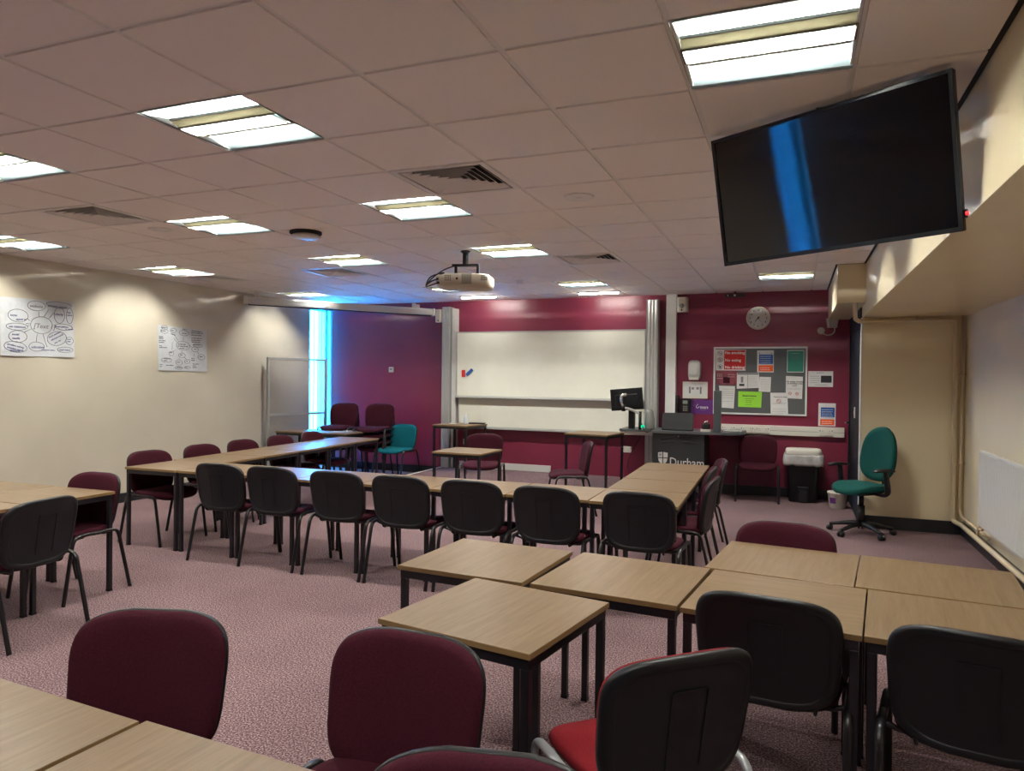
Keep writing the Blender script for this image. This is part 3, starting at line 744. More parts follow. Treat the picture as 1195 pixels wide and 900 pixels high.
# ------------------------------------------------------------------ whiteboard unit on pylons
def pylon(x0, x1, z0, z1, y, label):
    t = thing('whiteboard_column', label, 'column', ((x0+x1)/2, YF, z0), group='aluminium whiteboard columns'); w = x1-x0
    m = MB(); n = 7; pts = []
    for k in range(n+1):
        xx = -w/2+w*k/n; pts += [(xx, -y+(.006 if k % 2 else 0))]
    poly = [(-w/2, 0)]+pts+[(w/2, 0)]
    m.prism(poly, 0, z1-z0); m.build('extrusion', 'aluminium', t)
    m = MB(); m.bb(-w/2-.003, w/2+.003, -y-.003, 0, z1-z0, z1-z0+.006); m.build('end_cap', 'white_plastic', t)
pylon(-5.115, -4.985, DZ, 2.615, .16, 'aluminium column at the left end of the whiteboard')
pylon(-1.935, -1.775, 0, 2.635, .16, 'aluminium column at the right end of the whiteboard')
m = MB(); m.bb(-4.975, -4.90, YF-.10, YF, DZ, 2.60, bevel=.004); tag(m.build('whiteboard_guide_rail', 'white_metal'), 'slim white vertical rail just inside the left column', 'rail')
def board(name, x0, x1, z0, z1, y, label, handle=True):
    t = thing(name, label, 'whiteboard', ((x0+x1)/2, y, z0), group='sliding whiteboard panels'); w = x1-x0; h = z1-z0
    m = MB(); m.bb(-w/2+.01, w/2-.01, -.008, .010, .01, h-.01); m.build('panel', 'board_white', t)
    m = MB(); e = .018
    for q in ((-w/2, w/2, 0, e), (-w/2, w/2, h-e, h), (-w/2, -w/2+e, e, h-e), (w/2-e, w/2, e, h-e)): m.bb(q[0], q[1], -.014, .012, q[2], q[3])
    m.build('frame', 'aluminium', t)
    m = MB(); m.bb(-w/2, w/2, -.05, -.0145, -.018, .006, bevel=.003); m.build('pen_tray', 'aluminium', t)
b1 = on_y(534, 388, YF-.13); b2 = on_y(757, 384, YF-.13)
board('whiteboard', -4.88, -1.945, 1.235, 2.235, YF-.125, 'large upper sliding whiteboard panel with magnets stuck on it')
board('whiteboard', -4.86, -1.945, .765, 1.75, YF-.075, 'lower whiteboard panel showing beneath the large upper one')
def wall_rect(u0, v0, u1, v1, y): # real wall rectangle (x0,x1,z0,z1)
    a = on_y(u0, v0, y); b = on_y(u1, v1, y); return a[0], b[0], b[1], a[1]
x, z = on_y(541, 436, YF-.14)
m = MB(); m.box((0, 0, 0), (.055, .022, .11), bevel=.004); tag(m.build('board_eraser', 'red_plastic'), 'red magnetic eraser on the whiteboard', 'eraser', loc=(x, YF-.145, z))
x, z = on_y(548, 434.5, YF-.14)
m = MB(); m.box((0, 0, 0), (.045, .022, .13), ry=R(48), bevel=.004); tag(m.build('board_eraser', 'blue_plastic'), 'blue magnetic eraser beside the red one on the whiteboard', 'eraser', loc=(x, YF-.145, z))

# vertical service duct and dado trunking
m = MB(); m.bb(-1.675, -1.535, YF-.09, YF, .0, ZC-.002, bevel=.004); tag(m.build('cable_duct', 'white_metal'), 'tall white vertical duct right of the whiteboard', 'cable duct')
t = thing('dado_trunking', 'white horizontal socket trunking along the front wall under the noticeboard', 'trunking', (-.0, YF, 0))
m = MB(); m.bb(-1.02, .60, -.05, -.0005, .815, .94, bevel=.004); m.build('casing', 'white_plastic', t)
m = MB(); m.bb(-1.02, .60, -.053, -.05, .873, .877); m.build('groove', 'ink_grey', t)
def socket(xc, zc, y, w, h, label, group):
    s = thing('double_socket', label, 'socket', (xc, y, zc), group=group)
    m = MB(); m.bb(-w/2, w/2, -.012, 0, -h/2, h/2, bevel=.003); m.build('plate', 'white_plastic', s)
    m = MB()
    for sx in (-1, 1):
        m.bb(sx*w*.25-.004, sx*w*.25+.004, -.0135, -.0118, .008, .02)
        m.bb(sx*w*.25-.015, sx*w*.25-.009, -.0135, -.0118, -.012, -.004); m.bb(sx*w*.25+.009, sx*w*.25+.015, -.0135, -.0118, -.012, -.004)
        m.bb(sx*w*.42-.006, sx*w*.42+.006, -.0145, -.0118, .008, .026)
    m.build('pin_hole', 'ink_grey', s)
for u, l in ((850, 'white double socket on the trunking, leftmost, behind the papers'), (872, 'white double socket on the trunking, second from the left'), (890, 'white double socket on the trunking, third from the left'), (964, 'white double socket on the trunking at its right end, below the blue poster')):
    x, z = on_y(u, 501, YF-.05); socket(x, .877, YF-.0535, .17, .085, l, 'double sockets on the trunking')
x, z = on_y(731, 524.5, YF); socket(x, z, YF, .155, .09, 'white double socket on the maroon wall beneath the lectern desk', 'low wall sockets')
x, z = on_y(545, 515.5, YF); socket(x, z, YF, .13, .085, 'white double socket low on the wall beside the left whiteboard column', 'low wall sockets')
x, z = on_y(457, 431.5, YF); t = thing('thermostat', 'small white square thermostat on the maroon wall above the teal chair', 'thermostat', (x, YF, z))
m = MB(); m.bb(-.043, .043, -.022, 0, -.043, .043, bevel=.005); m.build('body', 'white_plastic', t)
m = MB(); m.bb(-.02, .02, -.024, -.0215, -.005, .02); m.build('display', 'ink_grey', t)
m = MB(); m.bb(-4.86, -3.36, YF-.03, YF-.0005, DZ+.002, DZ+.10, bevel=.003); tag(m.build('low_trunking', 'radiator_white'), 'pale low trunking at the foot of the wall under the whiteboard', 'trunking')
t = thing('light_switch', 'white switch plate on the dark door frame by the office chair', 'switch', (BX-.0045, 9.05, 1.18))
m = MB(); m.bb(-.010, 0, -.045, .045, -.062, .062, bevel=.003); m.build('plate', 'white_plastic', t)
m = MB(); m.bb(-.015, -.009, -.012, .012, -.02, .02, bevel=.002); m.build('rocker', 'white_plastic', t)

# ------------------------------------------------------------------ speakers on the wall
def wspeaker(x, z, w, h, y, label, grille):
    t = thing('wall_speaker', label, 'speaker', (x, y, z), group='small wall loudspeakers')
    m = MB(); m.prism([(-w/2, 0), (w/2, 0), (w*.45, -.13), (w*.3, -.15), (-w*.3, -.15), (-w*.45, -.13)], -h/2, h/2); m.build('cabinet', 'white_plastic', t)
    m = MB(); m.bb(-w*.28, w*.28, -.153, -.1495, -h*.42, h*.42); m.build('grille', 'projector_body', t)
    if grille:
        m = MB(); m.cyl((0, -.1535, -.02), (0, -.156, -.02), w*.24); m.build('cone', 'speaker_grey', t)
    m = MB(); m.cyl((0, -.153, -h*.38), (0, -.157, -h*.38), .012); m.build('badge', 'dark_slot', t)
    return t
wspeaker(-5.19, 2.49, .13, .20, YF, 'small white loudspeaker left of the left whiteboard column', False)
wspeaker(-1.455, 2.565, .145, .20, YF, 'small white loudspeaker right of the tall white duct', True)
t = thing('infrared_camera', 'small black sensor unit hanging from the ceiling left of the clock', 'sensor', (-.76, YF-.12, ZC))
m = MB(); m.cyl((0, 0, 0), (0, 0, -.03), .015); m.build('stem', 'bezel_black', t)
m = MB(); m.bb(-.13, .13, -.04, .04, -.075, -.03, bevel=.012); m.build('body', 'bezel_black', t)
m = MB(); m.cyl((.0, -.0405, -.053), (.0, -.045, -.053), .013); m.cyl((-.09, -.0405, -.053), (-.09, -.044, -.053), .008); m.build('lens', 'ink_white', t)

# clock
x, z = on_y(885, 371.5, YF); t = thing('wall_clock', 'round white wall clock above the noticeboard', 'clock', (x, YF, z))
m = MB(); m.lathe([(.15, 0.0), (.155, .02), (.15, .035), (.142, .038), (.136, .030), (.13, .028)], axis='Y', seg=48); m.build('rim', 'white_plastic', t)
m = MB(); m.lathe([(.135, .026), (.135, .0285)], axis='Y', seg=40); m.build('dial', 'paper', t)
for k in range(12):
    a = R(90-30*(k+1)); n = str(k+1)
    o = text_mesh('numeral', n, .034, 'ink_black', t, (math.cos(a)*.105, -.0295, math.sin(a)*.105-.012), bold=.0006, align='CENTER')
def hand(ang, ln, w, name):
    m = MB(); a = R(90-ang); dx, dz = math.cos(a), math.sin(a)
    m.add([(-dz*w-dx*.02, -.032, dx*w-dz*.02), (dz*w-dx*.02, -.032, -dx*w-dz*.02), (dx*ln, -.032, dz*ln)], [(0, 1, 2)])
    m.add([(-dz*w-dx*.02, -.0335, dx*w-dz*.02), (dz*w-dx*.02, -.0335, -dx*w-dz*.02), (dx*ln, -.0335, dz*ln)], [(0, 1, 2)]); m.build(name, 'ink_black', t)
hand(219, .095, .006, 'minute_hand'); hand(222, .062, .009, 'hour_hand'); hand(142, .105, .0025, 'second_hand')

# alarm light with cable
x, z = on_y(971, 381, YF)
t = thing('alarm_beacon', 'white boxed alarm unit with a round base and looping cable, right of the clock', 'alarm', (x, YF, z))
m = MB(); m.prism([(-.075, -.0), (.075, .0), (.075, -.07), (-.045, -.10)], -.02, .10, fn=lambda a, b, c: (a*(1-.25*(1-(c+.02)/.12)), b, c)); m.build('body', 'white_plastic', t)
m = MB(); m.lathe([(.045, 0), (.045, .02), (.03, .028), (.01, .028)], c=(-.13, 0, -.055), axis='Y'); m.build('round_base', 'white_plastic', t)
m = MB(); m.tube([(-.12, -.02, -.06), (-.09, -.03, -.11), (-.02, -.03, -.115), (.03, -.03, -.08), (.03, -.03, -.02)], .007, 8, smooth_path=2); m.build('cable', 'white_plastic', t)

# ------------------------------------------------------------------ noticeboard and papers
NX0, NX1, NZ0, NZ1 = -1.035, .15, 1.075, 1.985
nb = thing('noticeboard', 'grey felt noticeboard with white frame covered in notices', 'noticeboard', ((NX0+NX1)/2, YF, NZ0)); w = NX1-NX0; h = NZ1-NZ0
m = MB(); m.bb(-w/2+.01, w/2-.01, -.016, 0, .01, h-.01); m.build('felt', 'board_grey', nb)
m = MB()
for q in ((-w/2, w/2, 0, .022), (-w/2, w/2, h-.022, h), (-w/2, -w/2+.022, .022, h-.022), (w/2-.022, w/2, .022, h-.022)): m.bb(q[0], q[1], -.022, 0, q[2], q[3])
m.build('frame', 'white_metal', nb)
YN = YF-.0165
def zb_(x, y): return (828+x/9.958, 400+y/9.958)     # from my enlarged study of the board
def sheet(name, corners, mt, label, cat, y, group=None):
    """corners: 4 study points TL TR BR BL -> thin bent sheet on plane y"""
    P = [on_y(*zb_(*c), y) for c in corners]; cx = sum(p[0] for p in P)/4; cz = sum(p[1] for p in P)/4
    t = thing(name, label, cat, (cx, y, cz), group=group)
    m = MB(); n = 4; vs = []; fs = []
    for s in (0, .0012):
        for i in range(n+1):
            for j in range(n+1):
                a, b = i/n, j/n
                x = (P[0][0]*(1-a)+P[1][0]*a)*(1-b)+(P[3][0]*(1-a)+P[2][0]*a)*b
                z = (P[0][1]*(1-a)+P[1][1]*a)*(1-b)+(P[3][1]*(1-a)+P[2][1]*a)*b
                vs.append((x-cx, -.0008-s-.004*b*b*abs(a-.5), z-cz))
    q = (n+1)**2
    for s in (0, 1):
        for i in range(n):
            for j in range(n): fs.append((s*q+i*(n+1)+j, s*q+(i+1)*(n+1)+j, s*q+(i+1)*(n+1)+j+1, s*q+i*(n+1)+j+1))
    m.add(vs, fs); m.build('sheet', mt, t)
    t['_c'] = (cx, cz); return t
def patch(t, name, x0, y0, x1, y1, mt, off=.0042, study=zb_, y=None):
    y = t.location.y if y is None else y
    a = on_y(*study(x0, y0), y); b = on_y(*study(x1, y1), y); cx, cz = t.location.x, t.location.z
    m = MB(); m.bb(a[0]-cx, b[0]-cx, -off, -off+.0007, b[1]-cz, a[1]-cz); return m.build(name, mt, t)
def words(t, body, x, y, size, mt, off=.005, study=zb_, bold=0, tilt=0, align='LEFT', sx=1.0):
    a = on_y(*study(x, y), t.location.y)
    return text_mesh('lettering', body, size, mt, t, (a[0]-t.location.x, -off, a[1]-t.location.z), bold=bold, tilt=tilt, align=align, sx=sx)
def lines(t, x0, x1, ys, mt='ink_grey', off=.0046, study=zb_, th=4, slope=0):
    m = MB(); cx, cz = t.location.x, t.location.z; rnd = random.Random(int(x0*7+ys[0]))
    for y in ys:
        x = x0
        while x < x1-6:
            w = rnd.uniform(8, 26); xe = min(x+w, x1)
            a = on_y(*study(x, y+slope*(x-x0)), t.location.y); b = on_y(*study(xe, y+th+slope*(x-x0)), t.location.y)
            m.bb(a[0]-cx, b[0]-cx, -off, -off+.0006, b[1]-cz, a[1]-cz); x = xe+5
    m.build('printed_lines', mt, t)
gn = 'notices on the grey noticeboard'
def prohib(t, x, y, r, study=zb_, mt='ink_black'):
    a = on_y(*study(x, y), t.location.y); c = (a[0]-t.location.x, -.0052, a[1]-t.location.z)
    m = MB(); m.tube([(c[0]+r*math.cos(k*PI/12), c[1], c[2]+r*math.sin(k*PI/12)) for k in range(24)], .0028, 6, closed=True)
    m.tube([(c[0]-r*.7, c[1], c[2]+r*.7), (c[0]+r*.7, c[1], c[2]-r*.7)], .0022, 6); return m.build('prohibition_symbol', mt, t)
s = sheet('warning_sign', [(70, 78), (424, 82), (418, 325), (75, 322)], 'paper', 'red and white sign reading no smoking, no eating, no drinking', 'sign', YN, gn)
patch(s, 'red_field', 172, 88, 414, 312, 'sign_red')
for k, (tx, yy, px_) in enumerate((('No smoking', 132, 122), ('No eating', 218, 200), ('No drinking', 300, 282))):
    words(s, tx, 180, yy, .052, 'ink_white', bold=.0012); prohib(s, 122, px_, .029)
    a = on_y(*zb_(122, px_), YN); m = MB(); c = (a[0]-s.location.x, -.0048, a[1]-s.location.z)
    if k == 0: m.bb(c[0]-.016, c[0]+.016, c[1], c[1]+.0006, c[2]-.003, c[2]+.003)
    elif k == 1: m.bb(c[0]-.008, c[0]-.003, c[1], c[1]+.0006, c[2]-.016, c[2]+.016); m.bb(c[0]+.003, c[0]+.008, c[1], c[1]+.0006, c[2]-.016, c[2]+.016)
    else: m.add([(c[0]-.014, c[1], c[2]+.012), (c[0]+.014, c[1], c[2]+.012), (c[0]+.007, c[1], c[2]-.016), (c[0]-.007, c[1], c[2]-.016)], [(0, 1, 2, 3)])
    m.build('pictogram', 'ink_black', s)
s = sheet('safety_poster', [(553, 90), (748, 90), (746, 346), (553, 344)], 'paper', 'blue and orange notice at the top middle of the noticeboard', 'poster', YN, gn)
patch(s, 'blue_field', 576, 138, 738, 248, 'sign_blue'); patch(s, 'orange_field', 570, 262, 738, 335, 'sign_orange'); lines(s, 590, 710, [158, 182, 208, 232], 'ink_white', th=5); lines(s, 590, 700, [290, 312], 'ink_white', th=5)
m = MB(); 
for xx in (580, 722):
    a = on_y(*zb_(xx, 122), YN); m.cyl((a[0]-s.location.x, -.003, a[1]-s.location.z), (a[0]-s.location.x, -.009, a[1]-s.location.z), .006, seg=10)
m.build('pin', 'ink_black', s)
s = sheet('green_poster', [(902, 86), (1102, 86), (1096, 346), (898, 346)], 'paper', 'dark green notice at the top right of the noticeboard', 'poster', YN, gn)
patch(s, 'green_field', 910, 95, 1090, 338, 'sign_green'); lines(s, 955, 1045, [122], 'ink_white', th=6); lines(s, 945, 1060, [142, 160, 176, 194], 'ink_grey', th=4)
s = sheet('leaflet', [(80, 322), (326, 320), (318, 492), (80, 485)], 'leaflet_maroon', 'dark maroon picture leaflet below the no smoking sign', 'leaflet', YN, gn)
patch(s, 'figure', 160, 400, 235, 470, 'fabric_maroon'); lines(s, 90, 150, [365, 385, 412], 'paper_green' if 0 else 'projector_body', th=5); lines(s, 215, 300, [368, 395], 'projector_body', th=5)
s = sheet('open_leaflet', [(320, 350), (575, 350), (580, 525), (316, 536)], 'paper', 'open two-page white leaflet pinned left of centre on the noticeboard', 'leaflet', YN-.004, gn)
patch(s, 'header_band', 325, 350, 570, 374, 'ink_grey'); patch(s, 'photo', 365, 395, 392, 465, 'ink_grey'); patch(s, 'dark_text_block', 345, 478, 405, 505, 'ink_black'); lines(s, 450, 560, [395, 412, 430, 448, 466, 484, 500], 'ink_grey', th=3); patch(s, 'fold', 441, 372, 444, 528, 'ink_grey')
s = sheet('white_notice', [(582, 396), (716, 400), (708, 574), (570, 568)], 'paper', 'small plain typed sheet below the blue and orange notice', 'notice', YN-.008, gn)
lines(s, 598, 700, [430, 455, 480, 505, 525, 545], th=3)
s = sheet('white_notice', [(888, 386), (1086, 396), (1075, 655), (884, 645)], 'paper', 'white notice with two small red symbols under the dark green one', 'notice', YN, gn)
words(s, 'No eating, smoking', 896, 460, .026, 'ink_black', bold=.0006); words(s, 'or drinking in this', 903, 482, .026, 'ink_black', bold=.0006); words(s, 'room', 960, 507, .026, 'ink_black', bold=.0006); lines(s, 902, 1066, [528, 543], th=3); prohib(s, 935, 590, .017, mt='ink_red'); prohib(s, 1017, 594, .017, mt='ink_red')
s = sheet('white_notice', [(706, 582), (905, 582), (914, 834), (712, 838)], 'paper', 'white notice with a red no-smoking circle hanging below the board edge', 'notice', YN-.010, gn)
words(s, 'No food or drink', 745, 637, .024, 'ink_black', bold=.0006); prohib(s, 805, 680, .026, mt='ink_red'); lines(s, 730, 890, [700, 712], th=3); lines(s, 728, 895, [765, 782, 800], th=3)
s = sheet('green_notice', [(335, 565), (610, 572), (600, 756), (332, 745)], 'paper_green', 'bright lime green notice in the middle of the noticeboard', 'notice', YN, gn)
words(s, 'Module Evaluation', 385, 625, .030, 'ink_black', bold=.0008, sx=.8); lines(s, 410, 520, [650], th=4, mt='ink_black'); lines(s, 425, 495, [672, 690], th=4, mt='ink_black'); lines(s, 415, 500, [716], th=4, mt='ink_black')
s = sheet('white_notice', [(110, 500), (298, 505), (282, 765), (134, 755)], 'paper', 'white typed letter at the lower left of the noticeboard', 'notice', YN-.003, gn)
lines(s, 150, 280, [540, 570, 590, 612, 640, 680], th=3)

# loose wall papers right of the board (study frame: origin 940,425 scale 10)
st2 = lambda x, y: (940+x/10, 425+y/10)
def wall_sheet(name, x0, y0, x1, y1, mt, label, cat, study, group=None, th=.002, y=YF):
    a = on_y(*study(x0, y0), y); b = on_y(*study(x1, y1), y); cx, cz = (a[0]+b[0])/2, (a[1]+b[1])/2
    t = thing(name, label, cat, (cx, y, cz), group=group); m = MB(); m.bb(a[0]-cx, b[0]-cx, -th, -.0002, b[1]-cz, a[1]-cz); m.build('sheet', mt, t); return t
s = wall_sheet('white_notice', 32, 82, 320, 268, 'paper', 'landscape white notice with a dark photo, right of the noticeboard', 'notice', st2)
patch(s, 'photo', 180, 135, 305, 218, 'ink_black', study=st2); lines(s, 55, 165, [140, 165, 190, 215], study=st2, th=5); lines(s, 130, 215, [100], study=st2, th=6); lines(s, 110, 245, [240], study=st2, th=5)
s = wall_sheet('safety_poster', 152, 455, 350, 728, 'paper', 'blue and orange notice standing on the trunking by the dark door', 'poster', st2)
patch(s, 'blue_field', 180, 505, 338, 622, 'sign_blue', study=st2); patch(s, 'orange_field', 172, 642, 335, 715, 'sign_orange', study=st2); lines(s, 190, 320, [530, 555, 580, 604], 'ink_white', study=st2, th=6); lines(s, 190, 310, [668, 690], 'ink_white', study=st2, th=6)
# left cluster (study frame: origin 790,410 scale 11.25)
st3 = lambda x, y: (790+x/11.25, 410+y/11.25)
s = wall_sheet('framed_notice', 78, 398, 402, 622, 'white_plastic', 'white framed instruction notice under the soap dispenser', 'notice', st3, th=.016)
patch(s, 'page', 105, 420, 375, 592, 'paper', off=.0175, study=st3)
for k, q in enumerate(((160, 465, 182, 552), (195, 474, 226, 502), (256, 474, 290, 502), (303, 468, 325, 560))): patch(s, 'dark_key_block', *q, 'ink_grey', off=.0185, study=st3)
s = wall_sheet('purple_sign', 170, 632, 468, 832, 'sign_purple', 'purple sign with a white logo beside the wall telephone', 'sign', st3)
words(s, 'tours', 303, 752, .060, 'ink_white', off=.0035, study=st3, bold=.001, sx=.85)
a = on_y(*st3(272, 728), YF); c = (a[0]-s.location.x, -.0045, a[1]-s.location.z)
m = MB(); m.tube([(c[0]+.018*math.cos(R(q)), c[1], c[2]+.018*math.sin(R(q))) for q in range(120, 400, 20)], .004, 6); m.tube([(c[0]-.006, c[1], c[2]+.02), (c[0]+.006, c[1], c[2]+.034)], .004, 6); m.build('logo_ring', 'ink_white', s)
a = on_y(*st3(225, 675), YF); c = (a[0]-s.location.x, -.004, a[1]-s.location.z)
m = MB(); m.tube([(c[0]+.038*math.cos(R(q)), c[1], c[2]+.038*math.sin(R(q))) for q in range(0, 360, 18)], .0015, 6, closed=True); m.build('thin_ring', 'ink_grey', s)
lines(s, 305, 372, [768], 'ink_grey', off=.0035, study=st3, th=7)
# soap / towel dispenser
a = on_y(811, 432, YF); t = thing('soap_dispenser', 'grey rounded hand dispenser on the maroon wall', 'dispenser', (a[0], YF, a[1]))
m = MB(); m.pad(lambda u, v, d: (.085*u, -d, .135*v), [(1, 0), (1, .06), (.97, .08), (.88, .092), (.4, .096)], expo=4); m.build('cover', 'aluminium', t)
m = MB(); m.pad(lambda u, v, d: (-.012+.058*u, -d, .02+.085*v), [(1, .09), (1, .098), (.9, .101), (.2, .102)], expo=4); m.build('window', 'panel_grey' if 0 else 'radiator_white', t)
m = MB(); m.bb(-.07, .06, -.10, -.03, -.135, -.10, bevel=.008); m.build('outlet', 'white_plastic', t)
# wall telephone
a = on_y(798, 472, YF); t = thing('wall_telephone', 'black wall telephone beside the purple sign', 'telephone', (a[0], YF, a[1]))
m = MB(); m.bb(-.04, .10, -.07, 0, -.11, .08, bevel=.01); m.build('base', 'black_plastic', t)
m = MB(); m.tube([(-.075, -.06, .11), (-.075, -.085, .07), (-.075, -.085, -.05), (-.075, -.06, -.10)], [.03, .022, .022, .03], 10, smooth_path=1); m.build('handset', 'black_plastic', t)
m = MB(); m.bb(-.005, .06, -.072, -.0695, .01, .055); m.build('display', 'speaker_grey', t)
m = MB()
for i in range(3):
    for j in range(4): m.bb(0+i*.022, .014+i*.022, -.074, -.0698, -.09+j*.02, -.078+j*.02)
m.build('keypad', 'speaker_grey', t)

# ------------------------------------------------------------------ lectern
LY = 9.42
t = thing('lectern', 'dark grey teaching lectern with crest, lettering and long desk top', 'lectern', (-1.39, LY, 0))
m = MB(); m.bb(-.335, .325, 0, .62, .04, .835, bevel=.006); m.bb(-.31, .30, .02, .60, 0, .04); cb = m.build('cabinet', 'lectern_grey', t)
m = MB()
for s in (-1, 1):
    for k in range(2):
        pts = [(s*.05+s*(i/8)*.17, -.0015, .775-k*.045-.022*(i/8)**2 - (.0)) for i in range(9)]
        m.tube(pts, .006, 6)
m.build('vent_slot', 'dark_slot', cb)
m = MB(); m.cyl((0, 0, .80), (0, -.008, .80), .012); m.build('lock', 'silver', cb)
m = MB()                                            # desk top, narrower wing to the left, rounded end to the right
poly = [(-.80, .10), (-.36, .08), (-.34, -.03), (.36, -.03), (.62, .02), (.74, .10), (.80, .25), (.80, .66), (-.80, .66)]
m.prism(poly, .837, .865); m.build('desk_top', 'desk_grey', t)
m = MB(); m.bb(-.79, -.355, .11, .66, .79, .835, bevel=.003); m.build('wing_apron', 'white_plastic', t)
# crest (quartered shield) and lettering
sh = [(0, 0), (.062, 0), (.124, 0), (.124, -.075), (.112, -.115), (.09, -.14), (.062, -.158), (.034, -.14), (.012, -.115), (0, -.075)]
a = on_y(768, 528, LY); ox, oz = a[0]+1.39, a[1]
m = MB()
def shield_quad(pts): m.prism([(ox+x, oz+z) for x, z in pts], -.004, -.001, fn=lambda x, y, z: (x, z, y))
shield_quad([(0, 0), (.056, .008), (.056, -.062), (0, -.062)]); shield_quad([(.068, .008), (.124, 0), (.124, -.062), (.068, -.062)])
shield_quad([(.002, -.074), (.056, -.074), (.056, -.152), (.03, -.138), (.010, -.11)]); shield_quad([(.068, -.074), (.122, -.074), (.114, -.11), (.094, -.138), (.068, -.152)])
m.build('crest', 'paper', cb)
m = MB(); c = (ox+.028, -.0045, oz-.027); m.tube([(c[0]+.016*math.cos(R(q)), c[1], c[2]+.016*math.sin(R(q))) for q in range(0, 360, 30)], .002, 6, closed=True)
m.tube([(c[0]-.012, c[1], c[2]-.012), (c[0]+.012, c[1], c[2]+.012)], .002, 6); m.tube([(c[0]-.012, c[1], c[2]+.012), (c[0]+.012, c[1], c[2]-.012)], .002, 6); m.build('crest_cross', 'ink_black', cb)
text_mesh('lettering', 'Durham', .155, 'paper', cb, (ox+.145, -.003, oz-.165), bold=.001, sx=.86)
text_mesh('lettering', 'University', .10, 'paper', cb, (ox+.145, -.003, oz-.27), bold=.001)
LT = .866
# monitor on arm
mx, mz = on_y(731.5, 466, LY+.1)
t = thing('computer_monitor', 'black monitor seen from behind on a silver swing arm over the lectern', 'monitor', (mx, LY+.1, mz))
Mx = Matrix.Rotation(R(4), 4, 'Z') @ Matrix.Rotation(R(3), 4, 'Y') @ Matrix(((1, 0, -.10, 0), (0, 1, 0, 0), (0, 0, 1, 0), (0, 0, 0, 1)))
m = MB(); m.X = Matrix.Rotation(R(6), 4, 'Z') @ Matrix.Rotation(R(-5), 4, 'Y'); m.box((0, 0, 0), (.43, .025, .29), bevel=.006); m.box((0, -.02, -.02), (.30, .025, .17), bevel=.01); m.build('casing', 'bezel_black', t)
m = MB(); m.X = Matrix.Rotation(R(6), 4, 'Z') @ Matrix.Rotation(R(-5), 4, 'Y'); m.box((0, .0135, 0), (.40, .002, .26)); m.build('screen', 'screen_black', t)
text_mesh('maker_mark', 'hp', .0001, 'ink_grey', t) if 0 else None
t2 = thing('monitor_arm', 'silver jointed monitor arm clamped to the lectern desk', 'bracket', (mx, LY+.1, LT))
h0 = mz-LT
m = MB(); m.tube([(.0, -.035, h0+.06), (-.06, -.06, h0+.05), (-.06, -.07, h0-.04), (-.03, -.06, h0-.10)], [.026, .026, .022, .018], 10, smooth_path=2); m.build('head_arm', 'silver', t2)
m = MB(); m.tube([(-.04, -.06, h0-.11), (.06, -.05, h0-.13), (.19, -.04, .21)], .018, 10, smooth_path=1); m.build('lower_arm', 'aluminium', t2)
m = MB(); m.cyl((.19, -.04, 0), (.19, -.04, .24), .02); m.cyl((-.03, -.06, h0-.16), (-.03, -.06, h0-.07), .026); m.build('joint_post', 'black_plastic', t2)
m = MB(); m.tube([(.20, -.06, .10), (.24, -.09, .04), (.25, -.10, .0), (.30, -.10, -.04), (.36, -.10, .02)], .006, 6, smooth_path=2); m.build('cable', 'cable_black', t2)
m = MB(); m.box((.235, -.075, .045), (.05, .03, .035), rz=R(15), bevel=.004); m.build('glowing_indicator', 'led_green', t2, label='small green light')
def item(u, v): return on_y(u, v, LY+.15)
a = item(736, 500); m = MB(); m.bb(-.038, .038, -.05, .05, 0, .25, bevel=.004); tag(m.build('desktop_unit', 'black_plastic'), 'slim upright black unit below the monitor', 'computer', loc=(a[0], LY+.22, LT))
a = item(758, 500); t = thing('table_speaker', 'rounded grey desk loudspeaker between monitor and dark panel', 'speaker', (a[0], LY+.16, LT))
m = MB(); m.lathe([(.062, 0), (.068, .02), (.064, .13), (.052, .21), (.045, .25), (.03, .262), (.005, .262)]); m.build('body', 'speaker_grey', t)
m = MB(); m.lathe([(.028, .262), (.028, .267), (.005, .267)]); m.build('top_control', 'ink_grey', t)
a = item(791, 500); t = thing('desk_control_panel', 'low dark grey control panel standing on the lectern top', 'control panel', (a[0], LY+.14, LT))
m = MB(); m.box((0, 0, .115), (.40, .04, .23), rx=R(-14), bevel=.006); m.bb(-.19, .19, -.01, .10, 0, .02); m.build('housing', 'panel_grey' if 0 else 'lectern_grey', t)
a = item(824, 500); t = thing('document_stamp', 'small black and silver desk device right of the control panel', 'desk device', (a[0], LY+.14, LT))
m = MB(); m.bb(-.065, .065, -.04, .05, 0, .03, bevel=.004); m.build('base', 'white_plastic', t)
m = MB(); m.bb(-.05, .05, -.03, .04, .03, .10, bevel=.008); m.build('body', 'dark_slot', t)
m = MB(); m.tube([(-.02, 0, .10), (0, 0, .145), (.02, 0, .10)], .01, 8, smooth_path=1); m.build('knob', 'silver', t)
a = item(837, 500); m = MB(); m.bb(-.045, .045, -.1, .1, 0, .53, bevel=.006); tag(m.build('upright_panel', 'panel_grey'), 'tall narrow slate-grey upright unit at the right end of the lectern', 'control unit', loc=(a[0]+.0, LY+.16, LT), rz=R(3))
a = item(856, 501); m = MB()
for k in range(5): m.box((random.uniform(-.006, .006), random.uniform(-.006, .006), .002+.0025*k), (.21, .16, .002), rz=R(random.uniform(-6, 6)))
tag(m.build('paper_pile', 'paper'), 'thin pile of white papers on the right end of the lectern', 'papers', loc=(a[0]-.02, LY+.32, LT))
m = MB(); m.tube([(-2.02, 10.12, .78), (-2.03, 10.12, .70), (-2.12, 10.12, .55), (-2.20, 10.12, .38), (-2.20, 10.12, .26)], .005, 6, smooth_path=2); tag(m.build('loose_cable', 'cable_black'), 'thin black cable hanging down the wall under the lectern wing', 'cable')
